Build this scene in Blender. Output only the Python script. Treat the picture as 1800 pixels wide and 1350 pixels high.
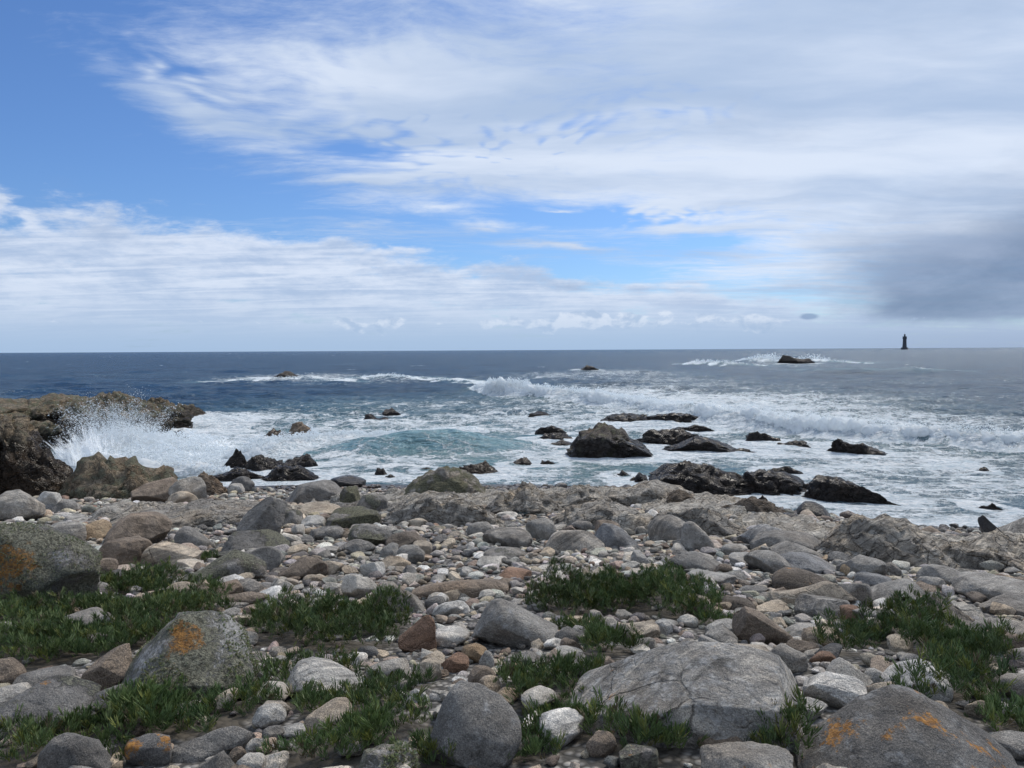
import bpy, math, random
import numpy as np
from mathutils import Matrix, Vector

random.seed(7)
rng = np.random.default_rng(11)
scene = bpy.context.scene
for o in list(bpy.data.objects):
    bpy.data.objects.remove(o)

# ------------------------------------------------------------------ camera
CAM_H = 4.8
FPX = 1300.0
PITCH = math.radians(2.63)
ROLL = math.radians(-0.30)
cam_data = bpy.data.cameras.new('camera')
cam_data.sensor_width = 36.0
cam_data.lens = 36.0 * FPX / 1800.0
cam_data.clip_start = 0.05
cam_data.clip_end = 60000.0
cam = bpy.data.objects.new('camera', cam_data)
scene.collection.objects.link(cam)
CAM_R = (Matrix.Rotation(math.pi / 2 - PITCH, 3, 'X') @ Matrix.Rotation(ROLL, 3, 'Z'))
cam.matrix_world = Matrix.Translation((0, 0, CAM_H)) @ CAM_R.to_4x4()
scene.camera = cam
CR = np.array(CAM_R)

# ------------------------------------------------------------------ exposure
scene.view_settings.view_transform = 'Standard'
scene.view_settings.look = 'None'
scene.view_settings.exposure = 0.0
scene.view_settings.gamma = 1.0
scene.view_settings.use_curve_mapping = False
scene.render.engine = 'CYCLES'
scene.cycles.max_bounces = 5
scene.cycles.diffuse_bounces = 3
scene.cycles.glossy_bounces = 3
scene.cycles.transparent_max_bounces = 8
scene.cycles.use_adaptive_sampling = True
scene.cycles.adaptive_threshold = 0.02
scene.cycles.use_denoising = True

# ------------------------------------------------------------------ sun
SUN_AZ = math.radians(38)      # to the right of the view
SUN_EL = math.radians(50)
sun_data = bpy.data.lights.new('sun', 'SUN')
sun_data.energy = 3.2
sun_data.angle = math.radians(18)
sun_data.color = (1.0, 0.93, 0.83)
sun = bpy.data.objects.new('sun', sun_data)
scene.collection.objects.link(sun)
sdir = Vector((math.sin(SUN_AZ) * math.cos(SUN_EL), math.cos(SUN_AZ) * math.cos(SUN_EL), math.sin(SUN_EL)))
sun.rotation_euler = sdir.to_track_quat('Z', 'Y').to_euler()
sun.location = (0, 0, 30)


# ------------------------------------------------------------------ node helpers
class NT:
    def __init__(self, tree):
        self.t = tree
        self.n = tree.nodes
        self.l = tree.links

    def node(self, typ, **kw):
        nd = self.n.new(typ)
        for k, v in kw.items():
            setattr(nd, k, v)
        return nd

    def put(self, sock, val):
        if hasattr(val, 'is_output'):
            self.l.new(val, sock)
        elif val is not None:
            if hasattr(sock, 'default_value'):
                dv = sock.default_value
                if hasattr(dv, '__len__') and not hasattr(val, '__len__'):
                    sock.default_value = [val] * len(dv)
                elif hasattr(dv, '__len__') and len(dv) == 4 and len(val) == 3:
                    sock.default_value = (*val, 1.0)
                else:
                    sock.default_value = val

    def m(self, op, a, b=None, c=None, clamp=False):
        nd = self.node('ShaderNodeMath', operation=op, use_clamp=clamp)
        self.put(nd.inputs[0], a)
        if b is not None:
            self.put(nd.inputs[1], b)
        if c is not None:
            self.put(nd.inputs[2], c)
        return nd.outputs[0]

    def v(self, op, a, b=None, scale=None):
        nd = self.node('ShaderNodeVectorMath', operation=op)
        self.put(nd.inputs[0], a)
        if b is not None:
            self.put(nd.inputs[1], b)
        if scale is not None:
            self.put(nd.inputs['Scale'], scale)
        return nd.outputs['Value'] if op in ('LENGTH', 'DOT_PRODUCT', 'DISTANCE') else nd.outputs[0]

    def noise(self, vec, scale, detail=4, rough=0.55, dist=0.0, lac=2.0, out='Fac', dim='3D'):
        nd = self.node('ShaderNodeTexNoise', noise_dimensions=dim)
        self.put(nd.inputs['Vector'], vec)
        self.put(nd.inputs['Scale'], scale)
        self.put(nd.inputs['Detail'], detail)
        self.put(nd.inputs['Roughness'], rough)
        self.put(nd.inputs['Distortion'], dist)
        self.put(nd.inputs['Lacunarity'], lac)
        return nd.outputs[out]

    def voronoi(self, vec, scale, feature='F1', rand=1.0, out='Distance'):
        nd = self.node('ShaderNodeTexVoronoi', feature=feature)
        self.put(nd.inputs['Vector'], vec)
        self.put(nd.inputs['Scale'], scale)
        self.put(nd.inputs['Randomness'], rand)
        return nd.outputs[out]

    def ss(self, x, lo, hi, a=0.0, b=1.0):
        nd = self.node('ShaderNodeMapRange', interpolation_type='SMOOTHSTEP')
        self.put(nd.inputs['Value'], x)
        self.put(nd.inputs['From Min'], lo)
        self.put(nd.inputs['From Max'], hi)
        self.put(nd.inputs['To Min'], a)
        self.put(nd.inputs['To Max'], b)
        return nd.outputs[0]

    def lin(self, x, lo, hi, a=0.0, b=1.0):
        nd = self.node('ShaderNodeMapRange', interpolation_type='LINEAR')
        self.put(nd.inputs['Value'], x)
        self.put(nd.inputs['From Min'], lo)
        self.put(nd.inputs['From Max'], hi)
        self.put(nd.inputs['To Min'], a)
        self.put(nd.inputs['To Max'], b)
        return nd.outputs[0]

    def mix(self, f, a, b, blend='MIX'):
        nd = self.node('ShaderNodeMix', data_type='RGBA', blend_type=blend)
        nd.clamp_factor = True
        self.put(nd.inputs[0], f)
        self.put(nd.inputs[6], a)
        self.put(nd.inputs[7], b)
        return nd.outputs[2]

    def mapping(self, vec, loc=(0, 0, 0), rot=(0, 0, 0), scale=(1, 1, 1), typ='POINT'):
        nd = self.node('ShaderNodeMapping', vector_type=typ)
        self.put(nd.inputs['Vector'], vec)
        nd.inputs['Location'].default_value = loc
        nd.inputs['Rotation'].default_value = rot
        nd.inputs['Scale'].default_value = scale
        return nd.outputs[0]

    def sep(self, vec):
        nd = self.node('ShaderNodeSeparateXYZ')
        self.put(nd.inputs[0], vec)
        return nd.outputs

    def comb(self, x, y, z):
        nd = self.node('ShaderNodeCombineXYZ')
        for i, a in enumerate((x, y, z)):
            self.put(nd.inputs[i], a)
        return nd.outputs[0]


# ------------------------------------------------------------------ world: clear sky behind real-looking cloud layers
def build_world():
    w = bpy.data.worlds.new('World')
    scene.world = w
    w.use_nodes = True
    w.cycles.sampling_method = 'MANUAL'
    w.cycles.sample_map_resolution = 512
    t = NT(w.node_tree)
    t.n.clear()
    tc = t.node('ShaderNodeTexCoord').outputs['Generated']
    dx, dy, dz = t.sep(tc)
    az = t.m('MULTIPLY', t.m('ARCTAN2', dx, dy), 1300.0)
    elv = t.m('MULTIPLY', t.m('ARCSINE', dz), 1300.0)
    ae = t.comb(az, elv, 0.0)
    elp = t.m('MAXIMUM', dz, 0.0)
    den = t.m('ADD', elp, 0.07)
    q = t.comb(t.m('DIVIDE', dx, den), t.m('DIVIDE', dy, den), 0.0)
    # gentle warp shared by the layers
    warp = t.v('SUBTRACT', t.noise(q, 0.9, 3, 0.5, out='Color'), (0.5, 0.5, 0.5))
    qw = t.v('ADD', q, t.v('SCALE', warp, scale=0.55))
    # warp of the angular coordinates so that the masses have ragged outlines
    w2 = t.v('SUBTRACT', t.noise(t.mapping(ae, scale=(0.004, 0.009, 1)), 1.0, 5, 0.6, out='Color'), (0.5, 0.5, 0.5))
    aw = t.v('ADD', ae, t.v('MULTIPLY', w2, (150.0, 70.0, 0.0)))

    def ang(u, v):
        x = math.atan((u - 900) / 1300.0) * 1300
        y = math.atan((615 - v) / math.hypot(1300, u - 900)) * 1300
        return x, y

    def blobs(lst, vec, base):
        acc = base
        for (u, v, ru, rv, rot, amp) in lst:
            x, y = ang(u, v)
            mp = t.mapping(vec, loc=(x, y, 0), rot=(0, 0, math.radians(rot)), scale=(ru, rv, 1000), typ='TEXTURE')
            g = t.node('ShaderNodeTexGradient', gradient_type='QUADRATIC_SPHERE')
            t.put(g.inputs[0], mp)
            acc = t.m('MULTIPLY_ADD', g.outputs['Fac'], amp, acc)
        return acc

    # --- clear sky
    sky = t.node('ShaderNodeTexSky')
    sky.sky_type = 'NISHITA'
    sky.sun_disc = False
    sky.sun_elevation = SUN_EL
    sky.sun_rotation = SUN_AZ
    sky.altitude = 0
    sky.air_density = 1.0
    sky.dust_density = 0.6
    sky.ozone_density = 2.2
    base = t.mix(1.0, sky.outputs[0], SKY_TINT, 'MULTIPLY')

    K = SKY_K
    def col(r, g, b):
        f = lambda c: ((c / 255 + 0.055) / 1.055) ** 2.4 if c > 10 else c / 255 / 12.92
        return (f(r) * K, f(g) * K, f(b) * K)

    # --- layer 1: high sheet of cirrus and altocumulus
    streak = t.noise(t.mapping(qw, rot=(0, 0, math.radians(-32)), scale=(0.6, 1.6, 1)), 1.0, 12, 0.66)
    fine = t.noise(t.mapping(qw, rot=(0, 0, math.radians(-20)), scale=(3.0, 9.0, 1)), 1.3, 6, 0.6, dist=0.4)
    c1 = blobs([(1520, 60, 1450, 620, 0, 1.22), (1750, 330, 900, 420, 0, 0.8),
                (800, 190, 620, 170, -14, 0.85), (500, 165, 420, 110, -20, 0.28),
                (880, 285, 330, 42, 6, 0.75), (1010, 240, 260, 60, -5, -0.25),
                (1050, 385, 290, 52, -2, -0.95), (1250, 425, 260, 34, 2, -0.85), (730, 350, 260, 50, 0, 0.3), (640, 390, 160, 20, -5, 0.35), (860, 400, 140, 16, 0, 0.5), (680, 312, 200, 13, 6, 0.6), (980, 372, 110, 10, 0, 0.7), (1000, 432, 180, 12, -3, 0.7), (1130, 372, 120, 22, 8, 0.6), (760, 372, 150, 20, -4, 0.45),
                (640, 265, 120, 30, 0, -0.5), (900, 330, 300, 26, 3, 0.35), (1180, 405, 230, 20, 0, 0.55),
                (1060, 480, 210, 28, -4, -0.75), (600, 70, 150, 60, 20, -0.25), (1200, 540, 700, 90, 0, 0.2),
                (30, 200, 560, 330, 20, -0.75), (330, 330, 420, 70, 0, -0.4), (330,185,420,75,-14,0.62), (60,15,160,30,0,0.25), (-2600, 0, 1900, 900, 0, 0.6)], aw, 0.0)
    c1 = t.m('ADD', c1, t.m('MULTIPLY', t.ss(elv, 620.0, 1200.0), 0.75))
    c1 = t.m('ADD', c1, t.m('MULTIPLY', t.ss(dy, 0.35, -0.3), 0.65))
    cells = t.node('ShaderNodeTexVoronoi', feature='SMOOTH_F1')
    t.put(cells.inputs['Vector'], t.v('ADD', t.mapping(qw, rot=(0, 0, math.radians(25)), scale=(16, 9, 1)), t.v('SCALE', warp, scale=9.0)))
    cells.inputs['Scale'].default_value = 1.0
    ripple = t.m('SUBTRACT', 0.5, cells.outputs['Distance'])
    rz = blobs([(760, 210, 380, 150, -10, 1.0), (1150, 380, 200, 40, 0, 0.8), (880, 290, 240, 50, 5, 1.0), (350, 150, 300, 90, -14, 0.6), (1000, 250, 260, 80, 0, 0.8), (1250, 200, 300, 120, 0, 0.4)], ae, 0.0)
    c1 = t.m('ADD', c1, t.m('MULTIPLY', t.m('MULTIPLY', ripple, rz), 2.2))
    mid = t.noise(t.mapping(qw, rot=(0, 0, math.radians(-32)), scale=(1.8, 3.4, 1), loc=(1, 8, 0)), 1.6, 12, 0.7)
    c1 = t.m('ADD', c1, t.m('MULTIPLY', t.m('SUBTRACT', mid, 0.5), 0.9))
    c1 = t.m('ADD', c1, t.m('MULTIPLY', t.m('SUBTRACT', streak, 0.5), 1.4))
    c1 = t.m('ADD', c1, t.m('MULTIPLY', t.m('SUBTRACT', fine, 0.5), 0.45))
    a1 = t.m('MULTIPLY', t.ss(c1, 0.0, 0.85), 0.96)
    tone1 = t.noise(t.mapping(qw, rot=(0, 0, math.radians(-32)), scale=(0.4, 1.1, 1), loc=(5, 3, 0)), 1.3, 8, 0.55)
    w1 = t.mix(t.ss(tone1, 0.32, 0.66), col(178, 198, 227), col(222, 233, 250))
    cur = t.mix(a1, base, w1)

    # --- layer 2: the lower bank of stratocumulus
    x0, y0 = ang(200, 345)
    edge = t.m('MULTIPLY_ADD', t.m('SUBTRACT', az, x0), -0.135, y0 + 6)
    puff = t.noise(t.mapping(q, scale=(0.55, 1.35, 1), loc=(2.3, 1.1, 0)), 1.15, 10, 0.58, dist=0.5)
    c2 = t.m('DIVIDE', t.m('SUBTRACT', edge, t.sep(aw)[1]), 55.0)
    c2 = t.m('MINIMUM', c2, 0.95)
    c2 = blobs([(30, 350, 190, 75, 0, -1.1), (95, 312, 60, 22, -8, 0.9), (0, 335, 60, 40, 0, 1.7), (70, 385, 60, 22, -40, 0.8),
                (330, 415, 160, 26, 0, -0.45), (1060, 485, 210, 32, -4, -0.9), (450, 385, 120, 20, 0, -0.25),
                (20, 395, 120, 30, 0, -0.6)], aw, c2)
    puff2 = t.noise(t.mapping(ae, scale=(0.0068, 0.020, 1), loc=(1.3, 0.4, 0)), 1.0, 12, 0.66, dist=0.15)
    c2 = t.m('ADD', c2, t.m('MULTIPLY', t.m('SUBTRACT', puff, 0.5), 1.3))
    c2 = t.m('ADD', c2, t.m('MULTIPLY', t.m('SUBTRACT', puff2, 0.5), 3.6))
    a2 = t.m('MULTIPLY', t.ss(c2, -0.1, 0.75), 0.93)
    tone2 = t.noise(t.mapping(q, scale=(0.45, 1.6, 1), loc=(7.7, 0.4, 0)), 1.5, 9, 0.6, dist=0.8)
    tone2b = t.noise(t.mapping(ae, scale=(0.0068, 0.020, 1), loc=(1.3, 0.58, 0)), 1.0, 12, 0.66, dist=0.15)
    w2c = t.mix(t.ss(t.m('ADD', t.m('MULTIPLY', tone2, 0.45), t.m('MULTIPLY', tone2b, 0.55)), 0.4, 0.62), col(222, 232, 249), col(176, 196, 226))
    low = t.ss(elv, 0.0, 130.0)
    w2c = t.mix(low, col(186, 205, 232), w2c)
    cur = t.mix(a2, cur, w2c)

    # --- darker grey-blue cloud base in the right
    nd = t.noise(t.mapping(ae, scale=(0.0035, 0.009, 1)), 1.0, 10, 0.6, dist=0.3)
    dk = blobs([(1760, 500, 520, 120, 0, 1.25), (1700,540,330,60,0,0.8), (1900, 440, 380, 160, 0, 0.9), (1620, 540, 230, 56, 0, 1.0), (1800, 400, 380, 170, 0, 0.55), (1540, 470, 300, 70, -8, 0.35), (1010, 507, 160, 26, 0, 0.42),
                (1380, 500, 300, 46, 3, 0.38), (1650, 120, 260, 90, -30, 0.35), (1450, 345, 240, 40, 0, 0.2), (1750, 30, 330, 110, 0, 0.35),
                (2350, 500, 600, 300, 0, 1.0), (1470, 420, 340, 80, 0, 0.1)], aw, 0.0)
    dk = t.m('ADD', dk, t.m('MULTIPLY', t.m('SUBTRACT', nd, 0.5), 2.2))
    dk = t.m('MULTIPLY', dk, t.ss(t.m('ADD', elv, t.m('MULTIPLY', t.m('SUBTRACT', nd, 0.5), 50.0)), 12.0, 62.0))
    adk = t.m('MULTIPLY', t.ss(dk, 0.05, 1.5), 0.9)
    cur = t.mix(adk, cur, t.mix(t.ss(nd, 0.35, 0.65), col(118, 140, 172), col(150, 168, 197)))

    # --- small cumulus row over the horizon
    cn = t.noise(t.mapping(ae, scale=(0.016, 0.026, 1)), 1.0, 8, 0.6, dist=0.2)
    cy = t.noise(t.mapping(ae, scale=(0.006, 0.0, 1), loc=(3.1, 0, 0)), 1.0, 3, 0.5)
    hband = t.m('SUBTRACT', 1.0, t.m('DIVIDE', t.m('ABSOLUTE', t.m('SUBTRACT', elv, 46.0)), 30.0))
    cc = t.m('ADD', t.m('ADD', hband, t.m('MULTIPLY', t.m('SUBTRACT', cn, 0.55), 3.2)), t.m('MULTIPLY', t.m('SUBTRACT', cy, 0.62), 3.0))
    cc = blobs([(1080, 556, 460, 60, 0, 0.8), (250, 580, 500, 60, 0, -0.35), (1800, 560, 300, 80, 0, -1.2)], ae, cc)
    ac = t.m('MULTIPLY', t.ss(cc, 0.4, 0.7), 0.75)
    shade = t.ss(t.noise(t.mapping(ae, scale=(0.016, 0.026, 1), loc=(0.1, -0.22, 0)), 1.0, 8, 0.6, dist=0.2), 0.46, 0.6)
    cur = t.mix(ac, cur, t.mix(shade, col(224, 234, 249), col(176, 197, 225)))
    dsm = blobs([(1420, 560, 34, 13, 0, 1.6)], t.v('ADD', ae, t.v('MULTIPLY', w2, (40.0, 25.0, 0.0))), 0.0)
    cur = t.mix(t.m('MULTIPLY', t.ss(dsm, 0.3, 0.9), 0.7), cur, col(122, 148, 186))

    # --- distance haze over the horizon
    hz = t.ss(elv, 0.0, 70.0, 0.72, 0.0)
    hzc = t.mix(t.ss(az, 200.0, 800.0), col(162, 190, 222), col(152, 172, 202))
    cur = t.mix(hz, cur, hzc)
    # below the horizon: same tone as the air at the horizon
    cur = t.mix(t.ss(dz, -0.02, 0.0), col(110, 130, 160), cur)

    bg = t.node('ShaderNodeBackground')
    t.put(bg.inputs[0], cur)
    bg.inputs[1].default_value = 0.1
    out = t.node('ShaderNodeOutputWorld')
    t.l.new(bg.outputs[0], out.inputs[0])


SKY_K = 10.0          # cloud radiance in the sky texture's own units (strength is 0.1)
SKY_TINT = (0.62, 0.86, 1.22)
build_world()

# ------------------------------------------------------------------ numpy noise
_perm = np.random.default_rng(5).permutation(256)
_perm = np.concatenate([_perm, _perm, _perm])
_g = np.random.default_rng(6).normal(size=(256, 3))
_g /= np.linalg.norm(_g, axis=1)[:, None]


def pn(p):
    """gradient noise, p (N,3) -> (N,) about -0.7..0.7"""
    p = np.asarray(p, float)
    i = np.floor(p).astype(int)
    f = p - i
    u = f * f * f * (f * (f * 6 - 15) + 10)
    i &= 255
    res = 0.0
    for a in (0, 1):
        wa = u[:, 0] if a else 1 - u[:, 0]
        pa = _perm[(i[:, 0] + a) & 255]
        for b in (0, 1):
            wb = u[:, 1] if b else 1 - u[:, 1]
            pb = _perm[(pa + i[:, 1] + b) & 255]
            for c in (0, 1):
                wc = u[:, 2] if c else 1 - u[:, 2]
                h = _perm[(pb + i[:, 2] + c) & 255]
                g = _g[h]
                d = g[:, 0] * (f[:, 0] - a) + g[:, 1] * (f[:, 1] - b) + g[:, 2] * (f[:, 2] - c)
                res = res + wa * wb * wc * d
    return res


def fbm(p, octv=4, gain=0.5, lac=2.07):
    s = 0.0
    a = 1.0
    q = np.array(p, float)
    for k in range(octv):
        s = s + a * pn(q)
        q = q * lac + 17.3
        a *= gain
    return s


def ridged(p, octv=4, gain=0.5, lac=2.1):
    s = 0.0
    a = 1.0
    q = np.array(p, float)
    for k in range(octv):
        s = s + a * (1 - np.abs(pn(q)) * 2.2)
        q = q * lac + 11.1
        a *= gain
    return s


def xyz(x, y, z=0.0):
    x = np.asarray(x, float)
    y = np.asarray(y, float)
    return np.stack([x, y, np.broadcast_to(z, x.shape)], -1)


def sstep(x, a, b):
    t = np.clip((x - a) / (b - a), 0, 1)
    return t * t * (3 - 2 * t)


# ------------------------------------------------------------------ object helpers
def mesh_from(name, verts, faces, mat=None, smooth=True, attrs=None, cattr=None):
    """faces: (M,k) integer array, or list of such arrays"""
    me = bpy.data.meshes.new(name)
    verts = np.ascontiguousarray(verts, dtype=np.float32)
    fl = faces if isinstance(faces, list) else [faces]
    loops = np.concatenate([f.ravel() for f in fl]).astype(np.int32)
    sizes = np.concatenate([np.full(len(f), f.shape[1]) for f in fl]).astype(np.int32)
    starts = np.concatenate([[0], np.cumsum(sizes)[:-1]]).astype(np.int32)
    me.vertices.add(len(verts))
    me.vertices.foreach_set('co', verts.ravel())
    me.loops.add(len(loops))
    me.loops.foreach_set('vertex_index', loops)
    me.polygons.add(len(sizes))
    me.polygons.foreach_set('loop_start', starts)
    me.polygons.foreach_set('loop_total', sizes)
    me.polygons.foreach_set('use_smooth', np.full(len(sizes), smooth))
    me.update(calc_edges=True)
    for k, v in (attrs or {}).items():
        a = me.attributes.new(k, 'FLOAT', 'POINT')
        a.data.foreach_set('value', np.ascontiguousarray(v, dtype=np.float32))
    if cattr is not None:
        a = me.attributes.new('tint', 'FLOAT_COLOR', 'POINT')
        c = np.ones((len(verts), 4), np.float32)
        c[:, :3] = cattr
        a.data.foreach_set('color', c.ravel())
    if mat:
        me.materials.append(mat)
    return me


def link(name, me, parent=None, loc=(0, 0, 0)):
    o = bpy.data.objects.new(name, me)
    scene.collection.objects.link(o)
    o.location = loc
    if parent:
        o.parent = parent
    return o


def tag(o, label=None, cat=None, group=None, kind=None):
    if label: o['label'] = label
    if cat: o['category'] = cat
    if group: o['group'] = group
    if kind: o['kind'] = kind
    return o


def grid_faces(nr, nc):
    r = np.arange(nr - 1)[:, None] * nc + np.arange(nc - 1)[None, :]
    r = r.ravel()
    return np.stack([r, r + 1, r + nc + 1, r + nc], -1)


_ico = {}


def ico(n):
    if n not in _ico:
        import bmesh
        bm = bmesh.new()
        bmesh.ops.create_icosphere(bm, subdivisions=n, radius=1.0)
        v = np.array([a.co[:] for a in bm.verts])
        f = np.array([[l.index for l in p.verts] for p in bm.faces])
        bm.free()
        _ico[n] = (v / np.linalg.norm(v, axis=1)[:, None], f)
    return _ico[n]


# ------------------------------------------------------------------ from the photograph's directions to places
def ray(u, v):
    d = CR @ np.array([(u - 900) / FPX, -(v - 675) / FPX, -1.0])
    return d


def shore_y(x):
    return np.interp(x, [-45, -20, -12, -8, 0, 4.5, 6.3, 8.5, 10.6, 13.5, 18, 45],
                     [27, 25.5, 26.0, 26.5, 26.3, 25.5, 23.8, 21.6, 19.9, 19.4, 19.5, 22])


def terr(x, y):
    x = np.asarray(x, float)
    y = np.asarray(y, float)
    ys = shore_y(x)
    s = (y - 3.0) / (ys - 3.0)
    z = np.where(s < 0, 3.05 - 1.3 * s * 0.55, np.where(s < 1, 3.05 * np.power(np.clip(1 - s, 0, 1), 1.12), (1 - s) * 3.4))
    z = np.where(s < 0, np.minimum(z, 3.6), z)
    p = xyz(x, y)
    amp = np.clip(1.15 - s, 0.1, 1)
    z = z + 0.16 * amp * pn(p * 0.33 + 3.1) + 0.06 * amp * pn(p * 1.3)
    return np.maximum(z, -2.2)


def hit(u, v, z=None, water=False):
    """ground (or height z) point seen in direction u,v of the 1800 x 1350 frame"""
    d = ray(u, v)
    if z is not None:
        t = (z - CAM_H) / d[2]
        return np.array([d[0] * t, d[1] * t, z])
    t = np.concatenate([np.arange(1.5, 60, 0.02), ])
    X = d[0] * t; Y = d[1] * t; Z = CAM_H + d[2] * t
    g = np.maximum(terr(X, Y), 0.0)
    k = np.argmax(Z <= g)
    if Z[k] > g[k]:
        t = (0.0 - CAM_H) / d[2]
        return np.array([d[0] * t, d[1] * t, 0.0])
    return np.array([X[k], Y[k], g[k]])


def z_at(u, v, r):
    """height of the sight line u,v at forward distance r"""
    d = ray(u, v)
    return CAM_H + d[2] * (r / d[1])

# ------------------------------------------------------------------ materials
def new_mat(name):
    m = bpy.data.materials.new(name)
    m.use_nodes = True
    t = NT(m.node_tree)
    t.n.clear()
    b = t.node('ShaderNodeBsdfPrincipled')
    out = t.node('ShaderNodeOutputMaterial')
    t.l.new(b.outputs[0], out.inputs[0])
    return m, t, b, out


def attr(t, name, typ='GEOMETRY', out='Fac'):
    nd = t.node('ShaderNodeAttribute', attribute_type=typ, attribute_name=name)
    return nd.outputs[out]


def bump(t, b, h, dist=0.02, strength=1.0, prev=None):
    nd = t.node('ShaderNodeBump')
    t.put(nd.inputs['Height'], h)
    nd.inputs['Distance'].default_value = dist
    t.put(nd.inputs['Strength'], strength)
    if prev is not None:
        t.put(nd.inputs['Normal'], prev)
    if b is not None:
        t.put(b.inputs['Normal'], nd.outputs[0])
    return nd.outputs[0]


def stone_material(name, per_object=True, detail_far=False):
    """weathered granite and gneiss: base tint per object (or per stone), speckle, veins, lichens, dark when wet low on the shore"""
    m, t, b, out = new_mat(name)
    geo = t.node('ShaderNodeNewGeometry')
    P = geo.outputs['Position']
    if per_object:
        info = t.node('ShaderNodeObjectInfo')
        base = info.outputs['Color']
        rnd = info.outputs['Random']
        moss = attr(t, 'moss', 'OBJECT')
        orange = attr(t, 'orange', 'OBJECT')
        white = attr(t, 'white', 'OBJECT')
        vein = attr(t, 'vein', 'OBJECT')
        P2 = t.v('ADD', P, t.v('SCALE', t.comb(rnd, t.m('MULTIPLY', rnd, 3.7), t.m('MULTIPLY', rnd, 7.1)), scale=5.0))
    else:
        base = attr(t, 'tint', out='Color')
        moss = orange = white = None
        vein = 0.3
        P2 = P
    speck = t.noise(P2, 150, 3, 0.75)
    speck2 = t.noise(P2, 34, 5, 0.7)
    blot = t.noise(P2, 4.5, 6, 0.62)
    big = t.noise(P2, 1.3, 4, 0.55)
    c = t.mix(t.ss(blot, 0.3, 0.7), t.mix(1.0, base, (0.68, 0.66, 0.64), 'MULTIPLY'), t.mix(1.0, base, (1.3, 1.29, 1.27), 'MULTIPLY'))
    c = t.mix(t.ss(big, 0.45, 0.75, 0, 0.45), c, t.mix(1.0, c, (1.2, 1.02, 0.82), 'MULTIPLY'))
    # mineral grains
    c = t.mix(t.ss(speck, 0.52, 0.64, 0, 0.75), c, t.mix(1.0, c, (1.9, 1.87, 1.8), 'MULTIPLY'))
    c = t.mix(t.ss(speck, 0.47, 0.36, 0, 0.75), c, t.mix(1.0, c, (0.38, 0.38, 0.40), 'MULTIPLY'))
    c = t.mix(t.ss(speck2, 0.56, 0.68, 0, 0.45), c, t.mix(1.0, c, (1.45, 1.43, 1.4), 'MULTIPLY'))
    c = t.mix(t.ss(speck2, 0.44, 0.33, 0, 0.5), c, t.mix(1.0, c, (0.52, 0.52, 0.53), 'MULTIPLY'))
    # foliation of the gneiss: thin tilted bands
    if per_object:
        ang = t.m('MULTIPLY', rnd, 3.0)
        vr = t.node('ShaderNodeVectorRotate', rotation_type='AXIS_ANGLE')
        t.put(vr.inputs['Vector'], P2); vr.inputs['Axis'].default_value = (0.5, 0.7, 0.25); t.put(vr.inputs['Angle'], ang)
        pv = t.mapping(vr.outputs[0], scale=(1.2, 2.0, 16))
    else:
        pv = t.mapping(P2, rot=(0.5, 0.3, 0), scale=(2, 3, 24))
    band = t.noise(pv, 1.2, 6, 0.6, dist=0.5)
    c = t.mix(t.m('MULTIPLY', t.ss(band, 0.52, 0.62), vein), c, t.mix(1.0, c, (1.7, 1.66, 1.6), 'MULTIPLY'))
    c = t.mix(t.m('MULTIPLY', t.ss(band, 0.46, 0.36), vein), c, t.mix(1.0, c, (0.5, 0.5, 0.5), 'MULTIPLY'))
    # cracks
    crk = t.voronoi(t.v('ADD', P2, t.v('SCALE', t.noise(P2, 9, 5, 0.7, out='Color'), scale=0.07)), 3.4, 'DISTANCE_TO_EDGE')
    crm = t.m('MULTIPLY', t.ss(crk, 0.022, 0.004), t.ss(big, 0.44, 0.56))
    if per_object:
        crm = t.m('MULTIPLY', crm, attr(t, 'cracks', 'OBJECT'))
        c = t.mix(crm, c, t.mix(1.0, c, (0.3, 0.29, 0.28), 'MULTIPLY'))
    rough = 0.85
    rug = t.noise(P2, 13, 8, 0.68)
    c = t.mix(t.ss(rug, 0.56, 0.70, 0, 0.5), c, t.mix(1.0, c, (1.35, 1.34, 1.32), 'MULTIPLY'))
    c = t.mix(t.ss(rug, 0.45, 0.30, 0, 0.6), c, t.mix(1.0, c, (0.5, 0.49, 0.48), 'MULTIPLY'))
    hgt = t.m('ADD', t.m('MULTIPLY', speck2, 0.7), t.m('MULTIPLY', blot, 1.5))
    hgt = t.m('ADD', hgt, t.m('MULTIPLY', rug, 2.9))
    hgt = t.m('ADD', hgt, t.m('MULTIPLY', speck, 0.25))
    hgt = t.m('ADD', hgt, t.m('MULTIPLY', t.m('MULTIPLY', band, vein), 1.3))
    if per_object:
        hgt = t.m('SUBTRACT', hgt, t.m('MULTIPLY', crm, 1.6))
        # crags: broken blocky relief along the layers
        crag = attr(t, 'crag', 'OBJECT')
        pcr = t.mapping(t.v('ADD', P, t.v('SCALE', t.noise(P, 1.6, 4, 0.6, out='Color'), scale=0.9)), rot=(0.35, 0.55, 0.2), scale=(0.7, 1.0, 2.6))
        cv = t.voronoi(pcr, 2.2, 'F1', out='Color')
        ce = t.voronoi(pcr, 2.2, 'DISTANCE_TO_EDGE')
        cv2 = t.voronoi(pcr, 6.5, 'F1', out='Color')
        ch = t.m('ADD', t.m('MULTIPLY', t.sep(cv)[0], 6.0), t.m('MULTIPLY', t.sep(cv2)[0], 2.6))
        ch = t.m('ADD', ch, t.m('MULTIPLY', t.ss(ce, 0.0, 0.09), 4.0))
        hgt = t.m('ADD', hgt, t.m('MULTIPLY', ch, crag))
        hgt = t.m('ADD', hgt, t.m('MULTIPLY', t.m('MULTIPLY', t.noise(pcr, 3.5, 9, 0.68), 9.0), crag))
        c = t.mix(t.m('MULTIPLY', t.m('MULTIPLY', t.ss(ce, 0.05, 0.0), crag), 0.6), c, t.mix(1.0, c, (0.45, 0.43, 0.4), 'MULTIPLY'))
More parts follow.
